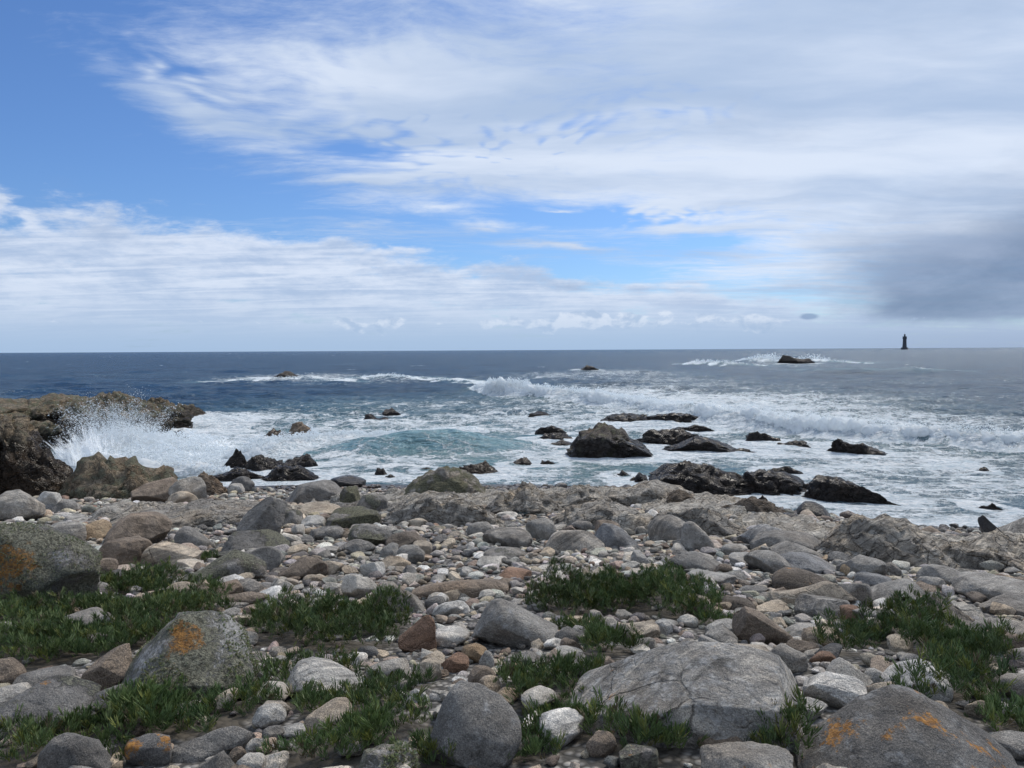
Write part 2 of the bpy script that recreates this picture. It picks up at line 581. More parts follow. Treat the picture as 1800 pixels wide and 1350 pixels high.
        c = t.mix(t.m('MULTIPLY', t.ss(t.sep(cv)[1], 0.5, 1.0), t.m('MULTIPLY', crag, 0.5)), c, t.mix(1.0, c, (1.18, 1.06, 0.90), 'MULTIPLY'))
        nz = t.sep(geo.outputs['Normal'])[2]
        # crusty pale lichen
        lw = t.noise(P2, 11, 10, 0.74)
        lwm = t.m('MULTIPLY', t.ss(t.m('ADD', lw, t.m('MULTIPLY', white, 0.2)), 0.58, 0.72), t.ss(white, 0.0, 0.12))
        c = t.mix(t.m('MULTIPLY', lwm, 0.6), c, t.mix(t.ss(speck2, 0.35, 0.65), (0.18, 0.18, 0.18), (0.50, 0.50, 0.49)))
        # shaggy grey-olive lichen: strong relief
        tuft = t.noise(P2, 42, 4, 0.75, dist=0.6)
        ls = t.noise(t.v('ADD', P2, (3, 7, 1)), 2.4, 8, 0.62)
        lsm = t.m('MULTIPLY', t.ss(t.m('ADD', t.m('ADD', ls, t.m('MULTIPLY', moss, 0.42)), t.m('MULTIPLY', tuft, 0.30)), 0.74, 0.82), t.ss(moss, 0.0, 0.1))
        lc = t.mix(t.ss(tuft, 0.36, 0.62), (0.085, 0.083, 0.06), (0.34, 0.335, 0.255))
        lc = t.mix(attr(t, 'green', 'OBJECT'), lc, t.mix(t.ss(tuft, 0.36, 0.62), (0.075, 0.073, 0.045), (0.28, 0.27, 0.175)))
        c = t.mix(lsm, c, lc)
        hgt = t.m('ADD', hgt, t.m('MULTIPLY', lsm, t.m('MULTIPLY', tuft, 7.0)))
        # orange lichen in spreading patches
        lo = t.noise(t.v('ADD', P2, (9, 2, 5)), 5.5, 10, 0.7, dist=0.15)
        lom = t.m('MULTIPLY', t.ss(t.m('ADD', lo, t.m('MULTIPLY', orange, 0.2)), 0.69, 0.73), t.ss(orange, 0.0, 0.1))
        lom = t.m('MULTIPLY', lom, t.ss(nz, -0.2, 0.35))
        # placed patch: centre and size given on the object
        pc = attr(t, 'patch', 'OBJECT', 'Vector')
        pr = attr(t, 'patch_r', 'OBJECT')
        dd = t.v('LENGTH', t.v('MULTIPLY', t.v('SUBTRACT', P, pc), (1.0, 0.8, 1.15)))
        pm = t.m('ADD', t.m('DIVIDE', dd, t.m('MAXIMUM', pr, 0.001)), t.m('MULTIPLY', t.m('SUBTRACT', lo, 0.5), 3.4))
        pm = t.m('MULTIPLY', t.ss(pm, 0.95, 0.7), t.ss(pr, 0.0, 0.02))
        lom = t.m('MAXIMUM', lom, pm)
        lom = t.m('MULTIPLY', lom, t.ss(t.m('ADD', t.m('MULTIPLY', tuft, 0.5), t.m('MULTIPLY', rug, 0.5)), 0.43, 0.52))
        c = t.mix(t.m('MULTIPLY', lom, 0.9), c, t.mix(t.ss(speck2, 0.35, 0.65), (0.22, 0.095, 0.02), (0.50, 0.235, 0.045)))
    # wet and weed-dark near and under the tide line
    pz = t.sep(P)[2]
    if per_object:
        wl = attr(t, 'wet', 'OBJECT')
    else:
        wl = 0.34
    wz = t.m('SUBTRACT', t.m('ADD', pz, t.m('MULTIPLY', t.m('SUBTRACT', blot, 0.5), 0.9)), wl)
    wm = t.ss(wz, 0.12, -0.12)
    c = t.mix(wm, c, t.mix(1.0, c, (0.235, 0.215, 0.215), 'MULTIPLY'))
    t.put(b.inputs['Base Color'], c)
    t.put(b.inputs['Roughness'], t.lin(wm, 0, 1, rough, 0.27))
    b.inputs['Specular IOR Level'].default_value = 0.35
    bump(t, b, hgt, 0.022, 0.9)
    return m


M_STONE = stone_material('weathered_stone')
M_PEBBLE = stone_material('beach_pebble', per_object=False)


def ground_material():
    m, t, b, out = new_mat('beach_ground')
    P = t.node('ShaderNodeNewGeometry').outputs['Position']
    gv = t.node('ShaderNodeTexVoronoi', feature='F1')
    t.put(gv.inputs['Vector'], P); gv.inputs['Scale'].default_value = 22
    cellc = gv.outputs['Color']; d = gv.outputs['Distance']
    g = t.sep(cellc)[0]
    c = t.mix(g, (0.13, 0.125, 0.12), (0.33, 0.31, 0.285))
    c = t.mix(t.ss(d, 0.25, 0.6), c, (0.045, 0.042, 0.038))
    n = t.noise(P, 2.0, 5, 0.6)
    soil = t.mix(n, (0.035, 0.03, 0.022), (0.09, 0.075, 0.055))
    c = t.mix(attr(t, 'soil'), c, soil)
    pz = t.sep(P)[2]
    wm = t.ss(t.m('ADD', pz, t.m('MULTIPLY', n, 0.3)), 0.5, 0.2)
    c = t.mix(wm, c, t.mix(1.0, c, (0.3, 0.28, 0.27), 'MULTIPLY'))
    t.put(b.inputs['Base Color'], c)
    t.put(b.inputs['Roughness'], t.lin(wm, 0, 1, 0.9, 0.4))
    bump(t, b, t.m('SUBTRACT', n, t.m('MULTIPLY', d, 1.0)), 0.03, 0.9)
    return m


M_GROUND = ground_material()


def sea_material():
    m, t, b, out = new_mat('sea_water')
    P = t.node('ShaderNodeNewGeometry').outputs['Position']
    foam = attr(t, 'foam')
    shal = attr(t, 'shallow')
    mil = attr(t, 'milky')
    # ripples: several octaves, crests mostly across the wind
    wv = t.v('SUBTRACT', t.noise(P, 0.35, 3, 0.5, out='Color'), (0.5, 0.5, 0.5))
    Pw = t.v('ADD', P, t.v('SCALE', wv, scale=0.9))
    n1 = t.noise(t.mapping(Pw, rot=(0, 0, 0.22), scale=(0.55, 1.5, 1)), 0.8, 6, 0.62)
    n2 = t.noise(t.mapping(Pw, rot=(0, 0, -0.35), scale=(1.6, 3.4, 1)), 1.5, 5, 0.6)
    n3 = t.noise(t.mapping(P, rot=(0, 0, 0.1), scale=(0.07, 0.22, 1)), 1.0, 8, 0.62)
    deep = t.mix(t.ss(n3, 0.38, 0.62), (0.006, 0.022, 0.050), (0.014, 0.043, 0.082))
    c = t.mix(shal, deep, (0.075, 0.150, 0.165))
    c = t.mix(mil, c, (0.19, 0.34, 0.37))
    # lacy foam: cell edges of two sizes plus streaks, broken up by noise
    Pf = t.v('ADD', P, t.v('SCALE', t.v('SUBTRACT', t.noise(P, 1.1, 5, 0.65, out='Color'), (0.5, 0.5, 0.5)), scale=1.7))
    e1 = t.voronoi(t.mapping(Pf, scale=(0.75, 1.0, 1)), 1.1, 'DISTANCE_TO_EDGE')
    e2 = t.voronoi(t.mapping(Pf, scale=(0.8, 1.0, 1)), 3.2, 'DISTANCE_TO_EDGE')
    st = t.noise(t.mapping(Pf, scale=(0.32, 1.5, 1)), 1.7, 9, 0.68, dist=0.7)
    bl = t.noise(Pf, 0.55, 9, 0.66)
    lace = t.m('MAXIMUM', t.ss(e1, 0.16, 0.0), t.m('MULTIPLY', t.ss(e2, 0.14, 0.0), 0.75))
    pat = t.m('ADD', t.m('MULTIPLY', lace, 0.22), t.m('ADD', t.m('MULTIPLY', st, 0.62), t.m('MULTIPLY', bl, 0.55)))
    pat = t.m('SUBTRACT', pat, 0.16)
    thr = t.m('SUBTRACT', 0.86, t.m('MULTIPLY', foam, 0.88))
    fm = t.ss(t.m('SUBTRACT', pat, thr), -0.05, 0.16)
    fm = t.m('MULTIPLY', fm, t.ss(foam, 0.01, 0.06))
    # thin film of bubbles around the foam
    c = t.mix(t.ss(t.m('SUBTRACT', pat, thr), -0.32, 0.1, 0, 0.35), c, t.mix(shal, (0.10, 0.17, 0.20), (0.26, 0.40, 0.42)))
    fc = t.mix(t.ss(t.m('ADD', t.m('MULTIPLY', t.noise(P, 5, 8, 0.75), 0.6), t.m('MULTIPLY', st, 0.4)), 0.36, 0.62), (0.42, 0.52, 0.58), (0.90, 0.92, 0.93))  # bluish shading within the foam, mixed into its colour by noise
    c = t.mix(fm, c, fc)
    big = t.noise(t.mapping(Pw, rot=(0, 0, 0.15), scale=(0.10, 0.26, 1)), 1.0, 5, 0.6)
    h = t.m('ADD', t.m('MULTIPLY', n1, 0.42), t.m('MULTIPLY', n2, 0.13))
    h = t.m('ADD', h, t.m('MULTIPLY', big, 2.2))
    nb = bump(t, None, h, 1.0, 1.0)
    fb = t.noise(P, 12, 6, 0.75)
    nb2 = bump(t, None, t.m('MULTIPLY', fm, t.m('ADD', t.m('MULTIPLY', fb, 2.0), 0.6)), 0.06, 0.9, prev=nb)
    # body of the water / foam, and the sky mirrored by rough facets (their share saturates at grazing view)
    dif = t.node('ShaderNodeBsdfDiffuse')
    t.put(dif.inputs['Color'], c); t.put(dif.inputs['Normal'], nb2)
    gl = t.node('ShaderNodeBsdfGlossy')
    gl.inputs['Roughness'].default_value = 0.17
    gl.inputs['Color'].default_value = (0.86, 0.94, 1.0, 1)
    t.put(gl.inputs['Normal'], nb)
    fr = t.node('ShaderNodeFresnel')
    fr.inputs['IOR'].default_value = 1.33
    t.put(fr.inputs['Normal'], nb)
    k = t.m('MULTIPLY', t.m('MINIMUM', fr.outputs[0], 0.36), t.m('MULTIPLY_ADD', fm, -0.9, 1.0))
    mx = t.node('ShaderNodeMixShader')
    t.put(mx.inputs[0], k)
    t.l.new(dif.outputs[0], mx.inputs[1]); t.l.new(gl.outputs[0], mx.inputs[2])
    t.l.new(mx.outputs[0], out.inputs[0])
    return m


M_SEA = sea_material()


def foam_material():
    m, t, b, out = new_mat('white_foam')
    P = t.node('ShaderNodeNewGeometry').outputs['Position']
    n = t.noise(P, 3.0, 6, 0.7)
    t.put(b.inputs['Base Color'], t.mix(n, (0.86, 0.91, 0.94), (0.96, 0.97, 0.98)))
    b.inputs['Roughness'].default_value = 1.0
    b.inputs['Specular IOR Level'].default_value = 0.0
    bump(t, b, t.m('ADD', t.noise(P, 2.2, 8, 0.7), t.m('MULTIPLY', t.noise(P, 9, 5, 0.7), 0.3)), 0.14, 0.5)
    tr = t.node('ShaderNodeBsdfTranslucent')
    tr.inputs[0].default_value = (0.93, 0.97, 0.99, 1)
    mx = t.node('ShaderNodeMixShader')
    mx.inputs[0].default_value = 0.55
    t.l.new(b.outputs[0], mx.inputs[1])
    t.l.new(tr.outputs[0], mx.inputs[2])
    t.l.new(mx.outputs[0], out.inputs[0])
    return m


M_FOAM = foam_material()


def leaf_material():
    m, t, b, out = new_mat('samphire_leaf')
    c = attr(t, 'tint', out='Color')
    t.put(b.inputs['Base Color'], c)
    b.inputs['Roughness'].default_value = 0.5
    b.inputs['Specular IOR Level'].default_value = 0.3
    tr = t.node('ShaderNodeBsdfTranslucent')
    t.put(tr.inputs[0], t.mix(1.0, c, (1.1, 1.5, 0.6), 'MULTIPLY'))
    mx = t.node('ShaderNodeMixShader')
    mx.inputs[0].default_value = 0.25
    t.l.new(b.outputs[0], mx.inputs[1])
    t.l.new(tr.outputs[0], mx.inputs[2])
    t.l.new(mx.outputs[0], out.inputs[0])
    return m


M_LEAF = leaf_material()


def plain(name, col, rough=0.8, metal=0.0):
    m, t, b, out = new_mat(name)
    P = t.node('ShaderNodeNewGeometry').outputs['Position']
    n = t.noise(P, 0.6, 5, 0.6)
    c = t.mix(n, tuple(x * 0.8 for x in col), tuple(min(1, x * 1.2) for x in col))
    t.put(b.inputs['Base Color'], c)
    b.inputs['Roughness'].default_value = rough
    b.inputs['Metallic'].default_value = metal
    return m


def sheet_material():
    """thin torn sheet of thrown water: streaks and holes, more open toward its upper edge"""
    m, t, b, out = new_mat('thrown_water')
    u = attr(t, 'su'); v = attr(t, 'sv'); sd = attr(t, 'seed')
    p = t.comb(t.m('MULTIPLY', u, 16.0), t.m('MULTIPLY', v, 2.6), sd)
    n = t.noise(p, 1.0, 8, 0.68, dist=0.6)
    p2 = t.comb(t.m('MULTIPLY', u, 60.0), t.m('MULTIPLY', v, 26.0), sd)
    n2 = t.noise(p2, 1.0, 5, 0.7)
    d = t.m('ADD', t.m('MULTIPLY', n, 0.75), t.m('MULTIPLY', n2, 0.45))
    edge = t.m('ABSOLUTE', t.m('MULTIPLY_ADD', u, 2.0, -1.0))
    thr = t.m('ADD', t.m('MULTIPLY_ADD', v, 0.36, 0.42), t.m('MULTIPLY', t.m('POWER', edge, 3.0), 0.16))
    a = t.ss(t.m('SUBTRACT', d, thr), -0.03, 0.10, 0.0, 0.92)
    tr = t.node('ShaderNodeBsdfTranslucent'); tr.inputs[0].default_value = (0.93, 0.97, 0.99, 1)
    b.inputs['Base Color'].default_value = (0.93, 0.95, 0.97, 1)
    b.inputs['Roughness'].default_value = 1.0
    b.inputs['Specular IOR Level'].default_value = 0.0
    m1 = t.node('ShaderNodeMixShader'); m1.inputs[0].default_value = 0.5
    t.l.new(b.outputs[0], m1.inputs[1]); t.l.new(tr.outputs[0], m1.inputs[2])
    tp = t.node('ShaderNodeBsdfTransparent')
    m2 = t.node('ShaderNodeMixShader')
    t.put(m2.inputs[0], a)
    t.l.new(tp.outputs[0], m2.inputs[1]); t.l.new(m1.outputs[0], m2.inputs[2])
    t.l.new(m2.outputs[0], out.inputs[0])
    return m


M_SHEET = sheet_material()

# ------------------------------------------------------------------ the beach ground
GX0, GX1, GY0, GY1, GC = -32.0, 32.0, 1.2, 30.0, 0.04     # height map of what lies on the beach, 4 cm cells
gx = np.arange(GX0, GX1, GC)
gy = np.arange(GY0, GY1, GC)
_X, _Y = np.meshgrid(gx, gy)
_cx = np.arange(GX0, GX1 + 0.4, 0.2); _cy = np.arange(GY0, GY1 + 0.4, 0.2)
HM = terr(_X.ravel(), _Y.ravel()).reshape(_X.shape)
HM0 = HM.copy()
OCC = np.zeros(HM.shape, np.uint8)
SOIL = np.zeros(HM.shape, np.float32)


def win(x, y, rx, ry):
    i0 = int((y - ry - GY0) / GC); i1 = int((y + ry - GY0) / GC) + 2
    j0 = int((x - rx - GX0) / GC); j1 = int((x + rx - GX0) / GC) + 2
    return max(i0, 0), min(i1, HM.shape[0]), max(j0, 0), min(j1, HM.shape[1])


def stamp(x, y, zc, a, b_, c_, yaw, occ=1):
    """raise the height map under an ellipsoid of half sizes a,b,c"""
    r = max(a, b_) * 1.02
    i0, i1, j0, j1 = win(x, y, r, r)
    if i1 <= i0 or j1 <= j0:
        return
    X = _X[i0:i1, j0:j1] - x; Y = _Y[i0:i1, j0:j1] - y
    c, s = math.cos(yaw), math.sin(yaw)
    u = (X * c + Y * s) / a; w = (-X * s + Y * c) / b_
    q = 1 - u * u - w * w
    m = q > 0
    top = zc + c_ * np.sqrt(np.where(m, q, 0)) ** 0.8
    sub = HM[i0:i1, j0:j1]
    np.copyto(sub, np.maximum(sub, top), where=m)
    OCC[i0:i1, j0:j1][m] = occ


def hm(x, y):
    i = int((y - GY0) / GC); j = int((x - GX0) / GC)
    if 0 <= i < HM.shape[0] and 0 <= j < HM.shape[1]:
        return HM[i, j]
    return float(terr(np.array([x]), np.array([y]))[0])


# ------------------------------------------------------------------ samphire patches: where they grow (u, v, half width, half height)
PATCHES = [
    ('low green samphire growing against the big orange lichen boulder', [(95, 1082, 105, 28), (40, 1065, 50, 18), (215, 1032, 52, 18), (270, 1018, 34, 10)]),
    ('thick samphire carpet between the lichen boulder and the smooth brown leaning slab', [(70, 1140, 105, 36), (150, 1130, 80, 30), (250, 1080, 90, 30), (340, 1060, 70, 22), (220, 1120, 70, 26)]),
    ('samphire tuft growing under the front of the shaggy lichen dome', [(268, 1240, 52, 36), (330, 1268, 90, 30), (410, 1240, 60, 26), (240, 1290, 50, 26)]),
    ('samphire along the lower left corner beside the dark grey boulder', [(30, 1330, 70, 24), (70, 1290, 50, 16), (170, 1340, 40, 14), (170, 1280, 40, 12)]),
    ('dark rounded samphire mound behind the brown triangular slab', [(560, 1100, 112, 28), (650, 1105, 60, 24), (510, 1120, 66, 26), (600, 1130, 90, 24)]),
    ('sparse samphire among rounded stones left of the dark egg boulder', [(620, 1240, 90, 34), (690, 1270, 60, 30), (520, 1235, 45, 24), (560, 1180, 60, 22), (670, 1215, 80, 22), (470, 1205, 40, 18)]),
    ('samphire fringe at the bottom edge below the dark egg boulder', [(560, 1330, 90, 20), (850, 1320, 90, 34), (640, 1305, 50, 18), (760, 1340, 70, 14), (930, 1310, 50, 40)]),
    ('samphire between the dark egg boulder and the big cracked slab', [(960, 1235, 60, 34), (1000, 1190, 56, 24), (900, 1215, 44, 24), (985, 1275, 56, 32), (940, 1200, 60, 20)]),
    ('wide dark samphire mound behind the grey pear boulder', [(1040, 1062, 100, 24), (1160, 1062, 84, 30), (1210, 1085, 46, 26), (1110, 1045, 100, 16), (960, 1062, 40, 14), (1010, 1080, 60, 18)]),
    ('small samphire tuft above the top of the big cracked slab', [(1080, 1140, 58, 24), (1045, 1155, 36, 16), (1010, 1112, 46, 10)]),
    ('samphire strip below the orange spot of the cracked slab', [(1085, 1285, 60, 22), (1130, 1310, 60, 22), (1040, 1265, 40, 26), (1170, 1310, 44, 20)]),
    ('grassy samphire between the cracked slab and the orange dome', [(1340, 1290, 72, 36), (1390, 1320, 66, 30), (1300, 1275, 46, 20)]),
    ('tall bushy samphire on the slope right of the white blocks', [(1600, 1115, 80, 22), (1540, 1130, 60, 18), (1660, 1150, 62, 34), (1710, 1180, 50, 36), (1480, 1145, 44, 18), (1690, 1220, 46, 28), (1620, 1240, 56, 26), (1725, 1160, 40, 20)]),
    ('small samphire tuft at the right edge under the flat grey stone', [(1790, 1270, 44, 24), (1775, 1300, 30, 14)]),
    ('thin samphire in the gap behind the pale beige round boulder', [(350, 985, 22, 10), (225, 1035, 60, 14)]),
    ('little samphire growing among stones beside the tilted brown block', [(1345, 1125, 30, 12), (1290, 1105, 30, 14), (1250, 1065, 24, 12)]),
]


def patch_ellipses(lst):
    res = []
    for (u, v, ru, rv) in lst:
        p = hit(u, min(v + rv * 0.3, 1349))
        d = math.hypot(p[0], p[1])
        rx = ru * d / FPX
        sn = (CAM_H - p[2]) / math.hypot(d, CAM_H - p[2])
        ry = max(rv * d / FPX / max(sn, 0.25) * 0.75, 0.12)
        res.append((p[0], p[1], rx, ry))
    return res


PE = [(lab, patch_ellipses(l)) for lab, l in PATCHES]
for lab, es in PE:
    for (x, y, rx, ry) in es:
        i0, i1, j0, j1 = win(x, y, rx * 1.3, ry * 1.3)
        X = (_X[i0:i1, j0:j1] - x) / rx; Y = (_Y[i0:i1, j0:j1] - y) / ry
        nn = 0.35 * pn(xyz(_X[i0:i1, j0:j1].ravel(), _Y[i0:i1, j0:j1].ravel()) * 3.0).reshape(X.shape)
        q = sstep(1.3 - np.sqrt(X * X + Y * Y) + nn, 0.0, 0.4)
        SOIL[i0:i1, j0:j1] = np.maximum(SOIL[i0:i1, j0:j1], q)


def build_ground():
    ys = np.concatenate([np.arange(-40, 0, 2.0), np.arange(0, 12, 0.09), np.arange(12, 30, 0.18), [30.5, 32, 36, 45, 60]])
    xa = np.concatenate([np.arange(-60, -24, 3.0), np.arange(-24, -7, 0.3), np.arange(-7, 7, 0.12), np.arange(7, 24, 0.3), np.arange(24, 63, 3.0)])
    X, Y = np.meshgrid(xa, ys)
    x = X.ravel(); y = Y.ravel()
    z = terr(x, y)
    z = z + 0.02 * fbm(xyz(x, y) * 4.0, 3)
    jj = np.clip(((x - GX0) / GC).astype(int), 0, HM.shape[1] - 1)
    ii = np.clip(((y - GY0) / GC).astype(int), 0, HM.shape[0] - 1)
    soil = SOIL[ii, jj]
    me = mesh_from('beach_ground', xyz(x, y, z), grid_faces(len(ys), len(xa)), M_GROUND, attrs={'soil': soil})
    o = link('beach_ground', me)
    tag(o, 'stony ground of gravel and dark soil sloping down to the water', kind='structure')


build_ground()

# ------------------------------------------------------------------ continuous shelf of bedrock between the stones and the water
SHELF = [(760, 880, 120, 40), (880, 885, 140, 34), (1000, 880, 150, 34), (1120, 878, 150, 36), (1230, 898, 120, 32), (1340, 925, 110, 20), (1460, 945, 110, 34), (1580, 955, 140, 36),
         (1700, 965, 120, 32), (1810, 975, 110, 30), (1900, 975, 110, 40), (1660, 1075, 60, 20), (1160, 925, 110, 18), (1300, 893, 60, 10)]
SHELF_L = [(330, 905, 120, 18), (440, 905, 100, 14), (240, 905, 70, 12), (620, 888, 70, 14)]


def build_shelf(lst, label, step, lift):
    es = []
    for (u, v, ru, rv) in lst:
        p = hit(u, v); d = math.hypot(p[0], p[1]); sn = (CAM_H - p[2]) / math.hypot(d, CAM_H - p[2])
        es.append((p[0], p[1], ru * d / FPX * 1.1, rv * d / FPX / sn * 1.0))
    x0 = min(e[0] - e[2] for e in es) - 1; x1 = max(e[0] + e[2] for e in es) + 1
    y0 = min(e[1] - e[3] for e in es) - 1; y1 = max(e[1] + e[3] for e in es) + 1
    xa = np.arange(x0, x1, step); ya = np.arange(y0, y1, step)
    X, Y = np.meshgrid(xa, ya); x = X.ravel(); y = Y.ravel()
    m = np.full(x.shape, -1.0)
    for (ex, ey, rx, ry) in es:
        m = np.maximum(m, 1.2 - np.sqrt(((x - ex) / rx) ** 2 + ((y - ey) / ry) ** 2))
    m = m + 0.22 * fbm(xyz(x, y) * 0.9, 4)
    k = sstep(m, 0.0, 0.55)
    # layers dipping to one side: terraces with sharp broken edges, cut by joints
    c, s = math.cos(0.5), math.sin(0.5)
    a = x * c + y * s; b = -x * s + y * c
    p = xyz(a, b)
    led = a * 0.55 + 0.25 * b + 0.9 * fbm(p * np.array([0.5, 0.9, 1]), 4)
    saw = led - np.floor(led)
    led2 = a * 1.9 + 0.5 * b + 1.2 * fbm(p * 1.1 + 5, 4)
    saw2 = led2 - np.floor(led2)
    z = 0.24 * saw ** 1.4 + 0.05 * saw2 ** 1.5 + 0.13 * fbm(p * 0.7 + 2, 5, 0.5)
    z = z * (0.35 + 0.65 * sstep(shore_y(x) - y, -0.5, 3.0))
    cut = b * 0.8 + 0.6 * fbm(p * 0.7 + 9, 4)
    z = z - 0.12 * np.exp(-(np.abs(cut - np.round(cut)) / 0.035) ** 2)
    g = np.maximum(terr(x, y), -0.12)
    Z = g - 0.25 + (0.25 + lift) * k + z * k
    me = mesh_from('bedrock', xyz(x, y, Z), grid_faces(len(ya), len(xa)), M_STONE)
    o = link('bedrock', me)
    tag(o, label, kind='structure')
    o.color = (0.30, 0.285, 0.258, 1)
    for q, v in dict(crag=0.45, moss=0.0, orange=0.0, white=0.0, vein=0.8, cracks=1.0, wet=0.32, green=0.0, patch_r=0.0).items():
        o[q] = float(v)
    o['patch'] = [0.0, 0.0, -100.0]
    # record it in the height map
    jx = (xa - GX0) / GC; iy = (ya - GY0) / GC
    i0, i1, j0, j1 = win((x0 + x1) / 2, (y0 + y1) / 2, (x1 - x0) / 2 - 0.1, (y1 - y0) / 2 - 0.1)
    ii = np.clip(((_Y[i0:i1, 0] - y0) / step).astype(int), 0, len(ya) - 1); jj = np.clip(((_X[0, j0:j1] - x0) / step).astype(int), 0, len(xa) - 1)
    ZZ = Z.reshape(X.shape)[ii][:, jj]; KK = k.reshape(X.shape)[ii][:, jj]
    up = ZZ > HM[i0:i1, j0:j1]
    HM[i0:i1, j0:j1] = np.where(up, ZZ, HM[i0:i1, j0:j1])
    OCC[i0:i1, j0:j1] = np.where(up & (KK > 0.35), 2, OCC[i0:i1, j0:j1])


build_shelf(SHELF, 'broad pale shelf of layered bedrock along the water edge', 0.06, 0.02)
build_shelf(SHELF_L, 'low layered bedrock among the stones on the left', 0.07, 0.04)

# ------------------------------------------------------------------ the sea
def path_pts(lst):
    """(u, v_bottom, height px) along a breaking crest -> world x, y, height"""
    res = []
    for (u, vb, h) in lst:
        p = hit(u, vb, z=0.0)
        res.append((p[0], p[1], h * math.hypot(p[0], p[1]) / FPX))
    return res


# crest lines of the breakers, read from the photograph
BREAK_MAIN = path_pts([(838, 684, 8), (870, 692, 24), (900, 695, 29), (960, 702, 24), (1020, 706, 24), (1080, 714, 24), (1140, 722, 24), (1200, 733, 26),
                       (1260, 744, 34), (1330, 752, 38), (1400, 762, 36), (1470, 770, 38), (1550, 778, 38), (1640, 785, 38), (1720, 790, 38), (1800, 794, 38), (1950, 800, 34), (2150, 800, 20)])
BREAK_INNER = path_pts([(395, 812, 14), (440, 806, 30), (500, 795, 28), (560, 784, 22), (620, 775, 16), (680, 770, 11), (760, 762, 8), (840, 758, 6)])
SWELL_TEAL = path_pts([(560, 800, 8), (640, 795, 26), (720, 790, 34), (800, 788, 32), (870, 786, 18), (930, 782, 4)])
BREAK_FAR = path_pts([(400, 671, 1), (440, 668, 3), (480, 667, 4), (530, 665, 4), (560, 668, 1), (600, 670, 2), (640, 666, 5), (680, 664, 7), (715, 668, 7), (745, 666, 3), (780, 670, 4), (835, 675, 4)])
BREAK_ROCK = path_pts([(1300, 634, 1), (1335, 636, 8), (1360, 637, 9), (1400, 637, 5), (1430, 637, 9), (1460, 637, 4), (1500, 638, 1)])
BREAK_R2 = path_pts([(1205, 640, 1), (1225, 641, 8), (1260, 642, 7), (1290, 643, 7), (1315, 643, 3)])
BREAK_R3 = path_pts([(1560, 654, 2), (1600, 655, 7), (1650, 655, 4)])
SWELL_R = path_pts([(1380, 652, 2), (1450, 655, 7), (1550, 656, 8), (1650, 656, 5), (1700, 656, 2)])


def along(pts, x, y):
    """signed distance from the polyline (positive = seaward) and crest height there"""
    P = np.array(pts)
    best = np.full(x.shape, 1e9); sg = np.zeros(x.shape); hh = np.zeros(x.shape)
    for k in range(len(P) - 1):
        a = P[k]; b = P[k + 1]
        dx, dy = b[0] - a[0], b[1] - a[1]
        L2 = dx * dx + dy * dy
        tt = ((x - a[0]) * dx + (y - a[1]) * dy) / L2
        tc = np.clip(tt, 0, 1)
        ex = x - (a[0] + tc * dx); ey = y - (a[1] + tc * dy)
        d = np.hypot(ex, ey)
        sgn = np.sign(-(ex * dy - ey * dx) * 1.0)
        m = d < best
        best = np.where(m, d, best)
        sg = np.where(m, sgn, sg)
        hh = np.where(m, a[2] + tc * (b[2] - a[2]), hh)
    return best * sg, hh, best


def crest_prof(s, h, front, back):
    """0..1: steep face towards the beach, long back"""
    return np.where(s < 0, np.exp(-(s / front) ** 2), np.exp(-(s / back) ** 2))


def foam_blob(u, v, ru, rv, amp):
    p = hit(u, v, z=0.0)
    d = math.hypot(p[0], p[1])
    return (p[0], p[1], ru * d / FPX, rv * d * d / (FPX * CAM_H), amp)


